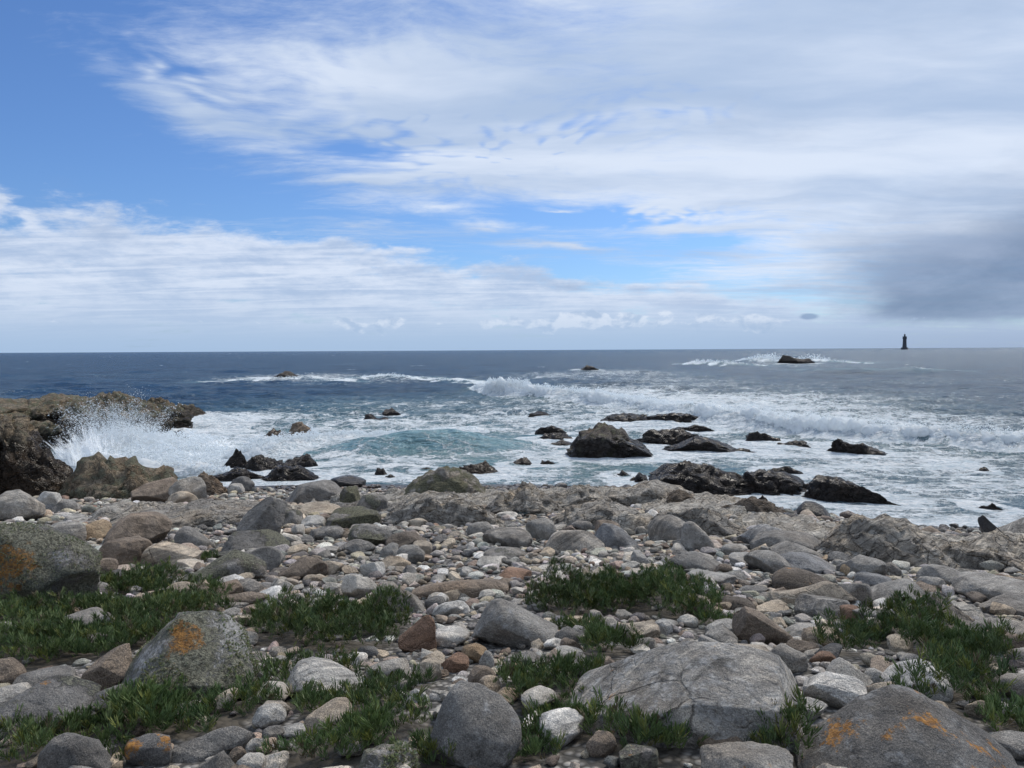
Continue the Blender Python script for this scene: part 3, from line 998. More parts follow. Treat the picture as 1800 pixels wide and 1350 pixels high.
FB = [foam_blob(*a) for a in [
    (1250, 715, 330, 30, .62), (1080, 690, 190, 17, .5), (1350, 700, 260, 14, .45), (1640, 738, 240, 14, .42), (1700, 755, 200, 16, .3),
    (1150, 748, 260, 14, .55), (1000, 740, 240, 20, .45), (1350, 790, 300, 26, .5), (1600, 810, 260, 26, .55), (1750, 850, 160, 34, .5),
    (1450, 830, 180, 30, .42), (1650, 860, 160, 24, .45), (1100, 800, 160, 26, .3), (1550, 890, 160, 22, .3), (1500, 905, 80, 10, .5), (1650, 918, 120, 12, .55), (1780, 905, 90, 22, .35),
    (1300, 800, 120, 14, .35), (1280, 880, 90, 20, .35), (960, 825, 200, 24, .36), (760, 815, 160, 22, .32), (800, 838, 120, 12, .4),
    (600, 838, 120, 14, .42), (640, 815, 120, 22, .35), (560, 800, 110, 22, .5), (450, 800, 150, 26, .75), (330, 790, 110, 40, .62), (240, 790, 90, 44, .66), (200, 800, 60, 60, .7), (950, 795, 240, 30, .42), (850, 800, 200, 26, .34), (700, 800, 200, 26, .30), (1250, 850, 200, 24, .34), (1150, 775, 240, 14, .5), (560, 735, 200, 20, .3),
    (380, 750, 100, 24, .55), (440, 740, 90, 24, .45), (300, 760, 80, 30, .6), (350, 738, 60, 12, .7), (560, 760, 80, 14, .5), (700, 748, 150, 12, .5), (640, 745, 90, 12, .35),
    (860, 735, 160, 20, .52), (760, 712, 200, 16, .38), (850, 770, 70, 12, .15), (560, 715, 180, 20, .26), (520, 662, 130, 7, .5), (640, 668, 250, 8, .35), (440, 668, 60, 4, .45),
    (1100, 655, 130, 8, .45), (1180, 668, 160, 10, .34), (980, 660, 110, 9, .4), (1040, 672, 100, 7, .2), (910, 700, 130, 8, .35), (1380, 640, 90, 5, .35), (1430, 633, 80, 5, .3),
    (1250, 678, 200, 10, .35), (1500, 690, 240, 10, .25), (1600, 720, 200, 14, .28), (1300, 662, 100, 5, .15), (430, 692, 90, 6, .12), (60, 700, 90, 4, .25), (20, 690, 60, 3, .25), (1270, 640, 70, 3.5, .3), (1400, 745, 300, 10, .3),
    (1700, 700, 200, 5, .28), (1560, 672, 150, 4, .24), (1740, 668, 120, 3, .2), (620, 640, 60, 2, .22), (200, 660, 90, 3, .2), (700, 785, 60, 8, .1), (480, 850, 80, 8, .45), (900, 850, 120, 8, .3), (1130, 845, 80, 10, .3)]]
SB = [foam_blob(*a) for a in [(700, 775, 330, 60, .85), (900, 800, 300, 60, .8), (450, 760, 200, 50, .75), (640, 720, 300, 26, .45), (1100, 760, 300, 60, .55), (1300, 840, 250, 60, .4),
                              (1000, 700, 250, 22, .35), (1250, 715, 350, 26, .45), (1600, 780, 300, 40, .3), (1650, 860, 250, 60, .25), (1500, 900, 250, 30, .3), (300, 790, 130, 60, .8)]]


def gsum(bl, x, y):
    s = np.zeros(x.shape)
    for (bx, by, rx, ry, a) in bl:
        q = ((x - bx) / rx) ** 2 + ((y - by) / ry) ** 2
        s = np.maximum(s, a * np.exp(-q * 0.9)) + 0.25 * np.minimum(s, a * np.exp(-q * 0.9))
    return s


COLLAR = []


def sea_fields(x, y):
    R = np.hypot(x, y)
    # wind sea and swell
    rg = np.random.default_rng(21)
    z = np.zeros(x.shape)
    calm = sstep(R, 22, 60) * 0.85 + 0.15
    cell = R * R / (CAM_H * 740) * 0.6 + 0.02
    for k in range(46):
        L = 0.8 * (1.07 ** k)
        th = rg.normal(0.12, 0.6)
        A = 0.011 * L ** 0.62 * (0.7 + 0.6 * rg.random())
        kk = 2 * math.pi / L
        ph = rg.random() * 6.28
        lod = np.clip((L / cell - 0.45) / 0.8, 0, 1)
        s = np.sin(kk * (x * math.sin(th) + y * math.cos(th)) + ph + 0.6 * pn(xyz(x, y) * (0.35 / L)) * 3)
        z += A * lod * (s + 0.28 * np.cos(2 * np.arcsin(np.clip(s, -1, 1))))
    z *= calm
    z += 0.03 * fbm(xyz(x, y) * 1.7, 3) * sstep(R, 150, 40)
    foam = gsum(FB, x, y)
    foam = foam * (0.86 + 0.5 * fbm(xyz(x * 0.35, y * 0.55), 3))
    whip = np.zeros(x.shape)
    lump = fbm(xyz(x, y) * 1.35, 4, 0.6)
    lump2 = 1 - np.abs(fbm(xyz(x, y) * 2.6 + 9, 3, 0.6)) * 2
    big = fbm(xyz(x, y) * 0.28 + 4, 2)
    milky = np.zeros(x.shape)
    for pts, fr, bk, churn in ((BREAK_MAIN, 1.0, 3.4, 1.0), (BREAK_INNER, 0.55, 1.6, 1.0), (SWELL_TEAL, 1.5, 2.4, 0.0), (BREAK_FAR, 1.5, 3.0, 0.9),
                               (BREAK_ROCK, 3.0, 5.0, 0.9), (BREAK_R2, 3.0, 4.0, 0.9), (BREAK_R3, 3.0, 4.0, 0.5), (SWELL_R, 3.0, 5.0, 0.0)):
        s, h, d = along(pts, x, y)
        near = d < 14
        s = s + 0.8 * big * (1.0 if churn else 0.4)
        pr = crest_prof(s, h, fr, bk)
        ends = 1.0
        zz = h * pr
        if churn > 0:
            zz = zz * (0.86 + 0.35 * lump) + h * 0.10 * lump2 * pr + h * 0.15 * pn(xyz(x * 0.5, y * 0.35, 7.0)) * pr
            zz = zz * (0.62 if bk > 1.5 and fr < 1.2 else 0.8)
            foam = np.where(near, np.maximum(foam, churn * 1.15 * sstep(pr, 0.03, 0.25) * np.clip((0.45 if fr > 1.2 else 1.0) + 1.4 * fbm(xyz(x * 0.16, y * 0.3, 2.0), 4, 0.6), 0.12, 1)), foam)
            milky = np.where(near, np.maximum(milky, 0.55 * np.exp(-((s - bk * 0.7) / bk) ** 2)), milky)
        else:
            foam = foam * (1 - 0.5 * np.exp(-(s / 1.3) ** 2) * (s < 0.6))
            milky = np.where(near, np.maximum(milky, 0.35 * np.exp(-(s / 1.6) ** 2)), milky)
        z += np.where(near, zz, 0)
    caps = sstep(pn(xyz(x * 0.06, y * 0.16)) + 0.6 * pn(xyz(x * 0.3, y * 0.9)), 0.42, 0.62) * sstep(R, 60, 120)
    foam = np.maximum(foam, 0.34 * caps)
    shal = np.clip(gsum(SB, x, y), 0, 1)
    # keep the swash thin over the shore
    ys = shore_y(x)
    edge = sstep(y - ys, -2.0, 2.5)
    z = z * (0.15 + 0.85 * edge)
    foam = foam + 0.22 * np.exp(-((y - ys - 0.6) / 1.3) ** 2)
    for (cx, cy, w, dp) in COLLAR:
        near = (np.abs(x - cx) < w * 2 + 3) & (np.abs(y - cy) < dp * 2 + 5)
        q = np.sqrt(((x[near] - cx) / (w * 0.5 + 0.25)) ** 2 + ((y[near] - cy) / (dp * 0.5 + 0.5)) ** 2)
        foam[near] = np.maximum(foam[near], foam[near] * 0.4 + 0.62 * np.exp(-((q - 1.0) / 0.55) ** 2))
    return z, np.clip(foam, 0, 1.2), shal, milky


def build_sea():
    vrow = np.arange(217, 0.9, -0.5)
    ys = CAM_H * 740.0 / vrow
    ys = np.concatenate([ys, [5000, 9000, 16000, 30000]])
    ta = np.concatenate([-np.geomspace(3.5, 0.78, 22)[:-1], np.linspace(-0.76, 0.76, 900), np.geomspace(0.78, 3.5, 22)[1:]])
    T, Y = np.meshgrid(ta, ys)
    x = (T * Y).ravel(); y = Y.ravel()
    z, foam, shal, milky = sea_fields(x, y)
    me = mesh_from('sea', xyz(x, y, z), grid_faces(len(ys), len(ta)), M_SEA, attrs={'foam': foam, 'shallow': shal, 'milky': milky})
    o = link('sea', me)
    tag(o, 'blue green sea with breaking waves and lacy white foam', kind='structure')



# ------------------------------------------------------------------ rock shapes
COL = dict(grey=(0.24, 0.23, 0.214), mid=(0.185, 0.178, 0.168), dark=(0.125, 0.122, 0.118), brown=(0.195, 0.158, 0.125), dbrown=(0.11, 0.092, 0.076),
           beige=(0.33, 0.285, 0.23), pale=(0.37, 0.36, 0.34), white=(0.47, 0.46, 0.44), tan=(0.34, 0.26, 0.175), rust=(0.235, 0.15, 0.105), blue=(0.18, 0.183, 0.188),
           wet=(0.10, 0.09, 0.082), olive=(0.135, 0.13, 0.085), warm=(0.295, 0.278, 0.252), cliff=(0.20, 0.165, 0.12))

KP = {  # superellipse exponent, clips, clip range, noise, noise frequency
    'round': (2.35, 10, (0.70, 0.95), 0.08, 1.5, 0.0),
    'egg': (2.2, 6, (0.78, 0.95), 0.06, 1.3, 0.0),
    'dome': (2.5, 10, (0.7, 0.94), 0.09, 1.7, 0.012),
    'block': (3.2, 8, (0.62, 0.82), 0.04, 1.8, 0.0),
    'slab': (3.4, 8, (0.66, 0.86), 0.05, 1.8, 0.02),
    'angular': (2.4, 11, (0.5, 0.76), 0.04, 2.0, 0.0),
    'lichen': (2.5, 6, (0.68, 0.88), 0.09, 2.2, 0.0),
    'layered': (3.0, 8, (0.62, 0.84), 0.05, 2.0, 0.05),
    'jag': (2.3, 9, (0.55, 0.82), 0.22, 2.2, 0.10),
    'crag': (2.9, 8, (0.62, 0.86), 0.20, 2.4, 0.09),
}


def rotm(ax, ay, az):
    return np.array(Matrix.Rotation(az, 3, 'Z') @ Matrix.Rotation(ay, 3, 'Y') @ Matrix.Rotation(ax, 3, 'X'))


def rock_shape(kind, seed, dims, sub, clips=None, prof=None, asp=None, tilt=0, strata=None, nz=None, pitch=0, n=None, half=False, jagk=0.16):
    """closed rock surface, fitted to dims = (w, d, h), centred on the origin"""
    r = np.random.default_rng(seed)
    e, nc, (c0, c1), na, nf, sa = KP[kind]
    if n: e = n
    if prof is not None or kind in ('crag', 'jag'): e = max(e, 3.7)
    if nz is not None: na = nz
    S, F = ico(sub)
    S = S @ rotm(*r.uniform(0, 6, 3)).T
    rad = (np.abs(S) ** e).sum(1) ** (-1 / e)
    V = S * rad[:, None]
    V = V / np.abs(V).max(0)
    if clips is None:
        N = r.normal(size=(nc, 3)); N /= np.linalg.norm(N, axis=1)[:, None]
        D = r.uniform(c0, c1, nc)
        cl = [(N[k], D[k]) for k in range(nc)]
    else:
        cl = []
        for c in clips:
            v = np.array(c[:3], float); cl.append((v / np.linalg.norm(v), c[3]))
    for (nn, d) in cl:
        ex = V @ nn - d
        ex = np.where(ex > 0, ex, 0)
        V = V - nn[None, :] * (ex * 0.93)[:, None]
    off = r.uniform(0, 60, 3)
    nrm = V / np.linalg.norm(V, axis=1)[:, None]
    a3 = np.array(dims) / max(dims)
    q = V * a3[None, :] * nf + off
    octs = 3 if sub <= 3 else (5 if sub <= 5 else 6)
    if kind in ('jag', 'crag'):
        st = strata if strata is not None else (0.5, 0.25, 0.0)
        Rm = rotm(*st)
        qs = (V * a3[None, :]) @ Rm * np.array([1.3, 1.6, 7.0]) + off
        disp = na * (ridged(q, octs, 0.52) - 1.35) * 0.8 + sa * (ridged(qs, 4, 0.55) - 1.3)
        qq = q * 1.7
        disp = disp - 0.10 * np.maximum(0, 0.16 - np.abs(pn(qq + 5))) / 0.16
        qt = (V * a3[None, :]) @ Rm * np.array([1.0, 1.2, 5.5]) + off * 1.3
        led = qt[:, 2] + 1.3 * fbm(q * 0.9 + 3, 3)
        saw = led - np.floor(led)
        disp = disp + 0.075 * (saw ** 1.6 - 0.4) * (0.6 + pn(q * 1.1 + 8)) + 0.045 * ridged(q * 3.4, 4, 0.6)
        lat = (V * a3[None, :]) @ Rm @ rotm(1.2, 0.4, 0.9) * 3.1 + off
        cut = lat[:, 0] + 0.9 * fbm(q + 7, 3)
        cf = np.abs(cut - np.round(cut))
        disp = disp - 0.06 * np.exp(-(cf / 0.06) ** 2)
        V = V + nrm * disp[:, None]
    else:
        disp = na * fbm(q, octs, 0.56) * 1.45
        if sa:
            Rm = rotm(0.35, 0.3, 0)
            qs = (V * a3[None, :]) @ Rm * np.array([0.8, 0.8, 9.0]) + off
            disp = disp + sa * pn(qs) * 1.4
        V = V + nrm * disp[:, None]
    if asp is not None:
        V = V * np.array(asp)[None, :]
        tr = math.radians(tilt)
        V = V @ np.array(Matrix.Rotation(-tr, 3, 'Y')).T
        if pitch:
            V = V @ np.array(Matrix.Rotation(math.radians(pitch), 3, 'X')).T
    lo = np.percentile(V, 0.6, axis=0); hi = np.percentile(V, 99.4, axis=0)
    V = (V - (lo + hi) / 2) / (hi - lo)
    if prof is not None:
        xs = np.linspace(-0.5, 0.5, len(prof))
        k = np.interp(V[:, 0], xs, prof)
        if kind in ('crag', 'jag'):
            k = k * (1 + jagk * fbm(np.stack([V[:, 0] * 7, V[:, 1] * 3, V[:, 2] * 2], -1) + off, 3))
        else:
            k = k * (1 - (0.35 if kind == 'slab' else 1.1) * V[:, 1] ** 2)
        if half:
            V[:, 2] = np.where(V[:, 2] > 0, V[:, 2] * k, V[:, 2])
        else:
            V[:, 2] = -0.5 + (V[:, 2] + 0.5) * k
    V = V * np.array(dims)[None, :]
    return V, F


FURRY = []
LAND = []      # landmarks for the descriptions of the smaller stones: x, y, ref, radius


def fit(u0, v0, u1, v1, kd=0.8, bury=0.18, water=False, zb=None):
    """place and real size of a rock that fills the sight lines of a frame region"""
    uc = (u0 + u1) / 2
    f = hit(uc, v1, z=0.0) if water else (hit(uc, v1) if zb is None else hit(uc, v1, z=zb))
    d0 = math.hypot(f[0], f[1])
    dirx, diry = f[0] / d0, f[1] / d0
    k = kd
    for it in range(12):
        dist = d0
        w = (u1 - u0) / FPX * f[1] * 1.0
        dep = w * k
        cx = f[0] + dirx * dep * 0.42; cy = f[1] + diry * dep * 0.42
        w = (u1 - u0) / FPX * cy
        dep = w * k
        g = 0.0 if water else (float(terr(np.array([cx]), np.array([cy]))[0]) if zb is None else zb)
        if not water: g = max(g, -0.1)
        zt = z_at(uc, v0, cy)
        h = zt - g
        if h > 0.30 * w * min(1, k) * 0.9 or k < 0.22 or h > 0.5 * (v1 - v0) / FPX * cy:
            break
        k *= 0.85
    h = max(h, 0.06 * w, 0.03)
    return cx, cy, g, w, dep, h, math.atan2(-dirx, diry)


def place_rock(name, box, kind, col, label, ref=None, cat='boulder', group=None, moss=0.0, orange=0.0, white=0.0, vein=0.25, cracks=0.0, green=0.0,
               wet=0.22, kd=0.8, bury=0.18, water=False, patch=None, sub=None, seed=None, yaw=0.0, stamp_occ=1, mat=None, wob=0.0, lift=0.0, **kw):
    u0, v0, u1, v1 = box
    cx, cy, g, w, dep, h, face = fit(u0, v0, u1, v1, kd, bury, water)
    if kind in ('crag', 'jag'):
        # widest at the waterline or ground, half of it below
        if kind == 'jag': h *= 0.88
        hz = 2 * h + 0.2
        zc = g - 0.1
        kw['half'] = True
        if kw.get('prof') is None:
            kw['prof'] = [0.45, 0.75, 1.0, 0.9, 0.95, 0.7, 0.4] if int(u0) % 2 else [0.35, 0.8, 0.75, 1.0, 0.85, 0.6, 0.35]
    else:
        hz = h / (1 - bury)
        zc = g + h - hz / 2
    px = (u1 - u0) * 0.57
    if sub is None:
        sub = 6 if px > 150 else 5 if px > 45 else 4 if px > 14 else 3
    if seed is None:
        seed = int(u0 * 7 + v0 * 13) % 100000
    V, F = rock_shape(kind, seed, (w, dep, hz), sub, **kw)
    me = mesh_from(name, V, F, mat or M_STONE)
    o = link(name, me, loc=(cx, cy, zc + lift))
    o.rotation_euler = (0, 0, face + yaw)
    c = np.array(COL[col]) * (0.93 + 0.14 * np.random.default_rng(seed + 1).random())
    o.color = (*c, 1)
    for k_, v_ in (('moss', moss), ('orange', orange), ('white', white), ('vein', vein), ('cracks', cracks), ('wet', wet), ('green', green), ('crag', 1.0 if kind in ('crag', 'jag') else 0.12 if kind in ('layered', 'slab', 'block') else 0.0)):
        o[k_] = float(v_)
    if patch is not None:
        pu, pv, pr = patch
        # the spot on the rock that this sight line meets
        dpt = ray(pu, pv)
        rr = (cy - dep * 0.25) / dpt[1]
        o['patch'] = [float(dpt[0] * rr), float(dpt[1] * rr), float(CAM_H + dpt[2] * rr)]
        o['patch_r'] = float(pr / FPX * cy)
    else:
        o['patch'] = [0.0, 0.0, -100.0]
        o['patch_r'] = 0.0
    tag(o, label, cat, group)
    if not water:
        stamp(cx, cy, zc, w * 0.47, dep * 0.47, hz / 2, face + yaw, stamp_occ)
    else:
        stamp(cx, cy, 0, w * 0.4, dep * 0.4, 0.2, face + yaw, stamp_occ)
        COLLAR.append((cx, cy, w, dep))
    if ref:
        LAND.append((cx, cy, ref, max(w, dep) / 2))
    if moss > 0.2 and green < 0.3 and px > 55:
        FURRY.append(o)
    return o


# ------------------------------------------------------------------ headland of brown rock on the left, one mesh
def join_lumps(name, lumps, mat):
    Vs, Fs, off = [], [], 0
    for (box, kind, kd, kw) in lumps:
        kw = dict(kw)
        zb = kw.pop('zb', -0.3)
        sub = kw.pop('sub', 6)
        water = kw.pop('water', True)
        cx, cy, g, w, dep, h, face = fit(*box, kd, 0.1, water)
        hz = 2 * h + 0.3
        kw['half'] = True
        kw.setdefault('prof', [0.9, 0.95, 1, 1, 0.97, 0.9])
        V, F = rock_shape(kind, int(abs(box[0]) * 3 + box[1] * 5), (w, dep, hz), sub, **kw)
        Rz = np.array(Matrix.Rotation(face, 3, 'Z'))
        V = V @ Rz.T + np.array([cx, cy, g - 0.15])
        Vs.append(V); Fs.append(F + off); off += len(V)
        stamp(cx, cy, g - 0.15, w * 0.46, dep * 0.46, hz / 2, face, 2)
    me = mesh_from(name, np.concatenate(Vs), np.concatenate(Fs), mat)
    o = link(name, me)
    return o


def props(o, col, **kw):
    o.color = (*COL[col], 1)
    d = dict(crag=1.0, moss=0.0, orange=0.0, white=0.0, vein=0.3, cracks=0.6, wet=0.5, green=0.0, patch_r=0.0)
    d.update(kw)
    for k, v in d.items():
        o[k] = float(v)
    o['patch'] = [0.0, 0.0, -100.0]


ST = (0.25, 0.55, 0.0)
o = join_lumps('headland', [
    ((-230, 718, 160, 775), 'crag', 0.9, dict(strata=ST, nz=0.10, jagk=0.08)),
    ((-90, 736, 118, 800), 'crag', 1.2, dict(strata=ST, nz=0.12, prof=[1, 1, 1, 0.98, 0.9])),
    ((-330, 703, 60, 770), 'crag', 0.9, dict(strata=ST, nz=0.09, jagk=0.05)),
    ((-60, 697, 190, 758), 'crag', 0.9, dict(strata=ST, nz=0.09, jagk=0.06, prof=[0.9, 0.97, 1, 1, 0.96, 0.95])),
    ((120, 694, 290, 765), 'crag', 0.8, dict(strata=ST, nz=0.11, jagk=0.08, prof=[0.9, 0.93, 1, 1.02, 0.9, 0.8])),
    ((235, 699, 335, 752), 'crag', 0.7, dict(strata=ST, prof=[1, 1, 0.92, 0.86, 0.7])),
    ((285, 706, 372, 737), 'crag', 0.6, dict(strata=ST, prof=[1, 0.95, 0.9, 0.62, 0.3], sub=5)),
], M_STONE)
props(o, 'cliff', moss=0.25, green=0.9, wet=0.95, vein=0.5)
tag(o, 'long low headland with olive top behind the spray on the left', 'headland')
LAND.append((-30, 42, 'the headland', 4))

o = join_lumps('sea_cliff', [
    ((-190, 736, 75, 880), 'crag', 1.1, dict(strata=ST, nz=0.12, water=False, jagk=0.06)),
    ((5, 748, 145, 875), 'crag', 0.9, dict(strata=ST, nz=0.11, jagk=0.08, water=False, prof=[0.98, 1, 0.97, 0.85, 0.62, 0.35])),
    ((-60, 790, 62, 878), 'crag', 0.6, dict(strata=ST, nz=0.17, water=False, prof=[1, 1, 0.9, 0.7])),
    ((60, 815, 118, 872), 'crag', 0.6, dict(strata=ST, nz=0.14, water=False, sub=5)),
], M_STONE)
props(o, 'cliff', moss=0.06, green=0.6, wet=2.15, vein=0.6, cracks=1.0)
tag(o, 'dark wet sea cliff with brown ledge on top at left edge', 'cliff')
LAND.append((-15.5, 25, 'the dark sea cliff', 2.5))

# ------------------------------------------------------------------ outcrops of bedrock
GO = 'bedrock outcrops between beach and sea'
OUT = [
    ((100, 796, 318, 878), 'crag', 'cliff', 'lichen covered crag with two humps before the white spray', 'the two-humped lichen crag', dict(moss=0.24, green=0.6, prof=[0.15, 0.62, 1.0, 0.95, 0.8, 0.8, 0.5, 0.7, 0.25], kd=0.7, wet=0.17, nz=0.26, cracks=1, n=3.4, jagk=0.2)),
    ((318, 828, 402, 872), 'crag', 'brown', 'small brown crumbling outcrop right of the two-humped lichen crag', 'the brown crumbling outcrop', dict(kd=0.6, wet=0.02, nz=0.2)),
    ((180, 888, 530, 925), 'crag', 'warm', 'flat cracked bedrock shelf behind the flat-topped brown boulder', 'the flat bedrock shelf', dict(kd=0.5, nz=0.08, wet=0.00, cracks=1)),
    ((700, 824, 880, 884), 'crag', 'warm', 'humped outcrop with olive green lichen cap at the water edge', 'the green-capped outcrop', dict(moss=0.36, green=1.0, prof=[0.35, 0.75, 0.92, 1, 1, 0.85, 0.5, 0.2], kd=0.55, nz=0.10, n=3.2, wet=0.02)),
    ((675, 862, 905, 926), 'crag', 'warm', 'pale veined outcrop just below the green capped outcrop', 'the pale veined outcrop', dict(kd=0.7, nz=0.10, vein=0.9, cracks=1, wet=0.00)),
    ((850, 850, 1000, 905), 'crag', 'warm', 'grey bedrock hump behind the small tide pool', 'the tide pool outcrop', dict(kd=0.8, nz=0.11, vein=0.8, cracks=1, wet=0.07)),
    ((930, 850, 1100, 900), 'crag', 'warm', 'low bedrock ridge right of the tide pool', 'the low bedrock ridge', dict(kd=0.8, nz=0.11, vein=0.8, cracks=1, wet=0.02)),
    ((1040, 845, 1250, 893), 'crag', 'warm', 'broad bedrock outcrop below the large black double rock', 'the broad bedrock outcrop', dict(kd=0.7, nz=0.12, vein=0.7, cracks=1, wet=0.12)),
    ((950, 882, 1160, 932), 'crag', 'warm', 'smooth pale bedrock sheet behind the round grey boulders', 'the smooth bedrock sheet', dict(kd=0.6, nz=0.07, vein=0.6, cracks=1)),
    ((1130, 885, 1330, 945), 'crag', 'grey', 'pale folded bedrock between the grey domes and the sea', 'the folded bedrock', dict(kd=0.6, nz=0.09, vein=0.7, cracks=1)),
    ((1140, 860, 1240, 898), 'crag', 'dbrown', 'dark ledge of bedrock ending beside the large black double rock', 'the dark ledge', dict(kd=0.8, nz=0.15, wet=0.12)),
    ((1230, 872, 1400, 912), 'crag', 'dbrown', 'low wet brown ledge behind the dark wet boulder', 'the wet brown ledge', dict(kd=0.6, nz=0.15, wet=0.17)),
    ((1440, 914, 1700, 998), 'crag', 'warm', 'big cracked beige outcrop with upright layers on the right', 'the big beige outcrop', dict(kd=0.7, nz=0.10, vein=1.0, cracks=1, prof=[0.5, 0.9, 0.95, 1, 0.93, 0.84, 0.7, 0.45], n=3.2)),
    ((1640, 938, 1850, 1002), 'crag', 'warm', 'rounded beige outcrop right of the big cracked beige outcrop', 'the rounded beige outcrop', dict(kd=0.7, nz=0.10, vein=0.9, cracks=1)),
    ((1725, 898, 1960, 962), 'slab', 'grey', 'tilted grey rock slab rising from the water at right edge', 'the tilted slab at the water', dict(kd=0.7, nz=0.08, vein=0.9, cracks=1, prof=[0.55, 0.75, 0.95, 1, 1])),
    ((1560, 1048, 1715, 1104), 'crag', 'mid', 'rough dark layered outcrop above the bushy samphire slope', 'the rough layered outcrop', dict(kd=0.7, nz=0.12, vein=0.9, cracks=1)),
    ((560, 880, 720, 905), 'crag', 'mid', 'low rough bedrock left of the pale veined outcrop', 'the low rough bedrock', dict(kd=0.6, nz=0.12, vein=0.6, cracks=1)),
]
for box, kind, col, lab, ref, kw in OUT:
    kw.setdefault('stamp_occ', 2)
    kw.setdefault('strata', (0.3, 0.6, 0.3))
    kw.setdefault('jagk', 0.10)
    kw['nz'] = kw.get('nz', 0.12) * 0.75
    kw.setdefault('bury', 0.3)
    place_rock('rock_outcrop', box, kind, col, lab, ref, cat='rock outcrop', group=GO, **kw)
place_rock('slab_dark_face', (1722, 908, 1768, 958), 'angular', 'dark', 'black piece added as dark triangular face of the tilted slab at the water', None, cat='rock', asp=(0.45, 0.7, 1.3), tilt=25, wet=4.0)  # separate blackened rock added as the tilted slab's dark triangular face

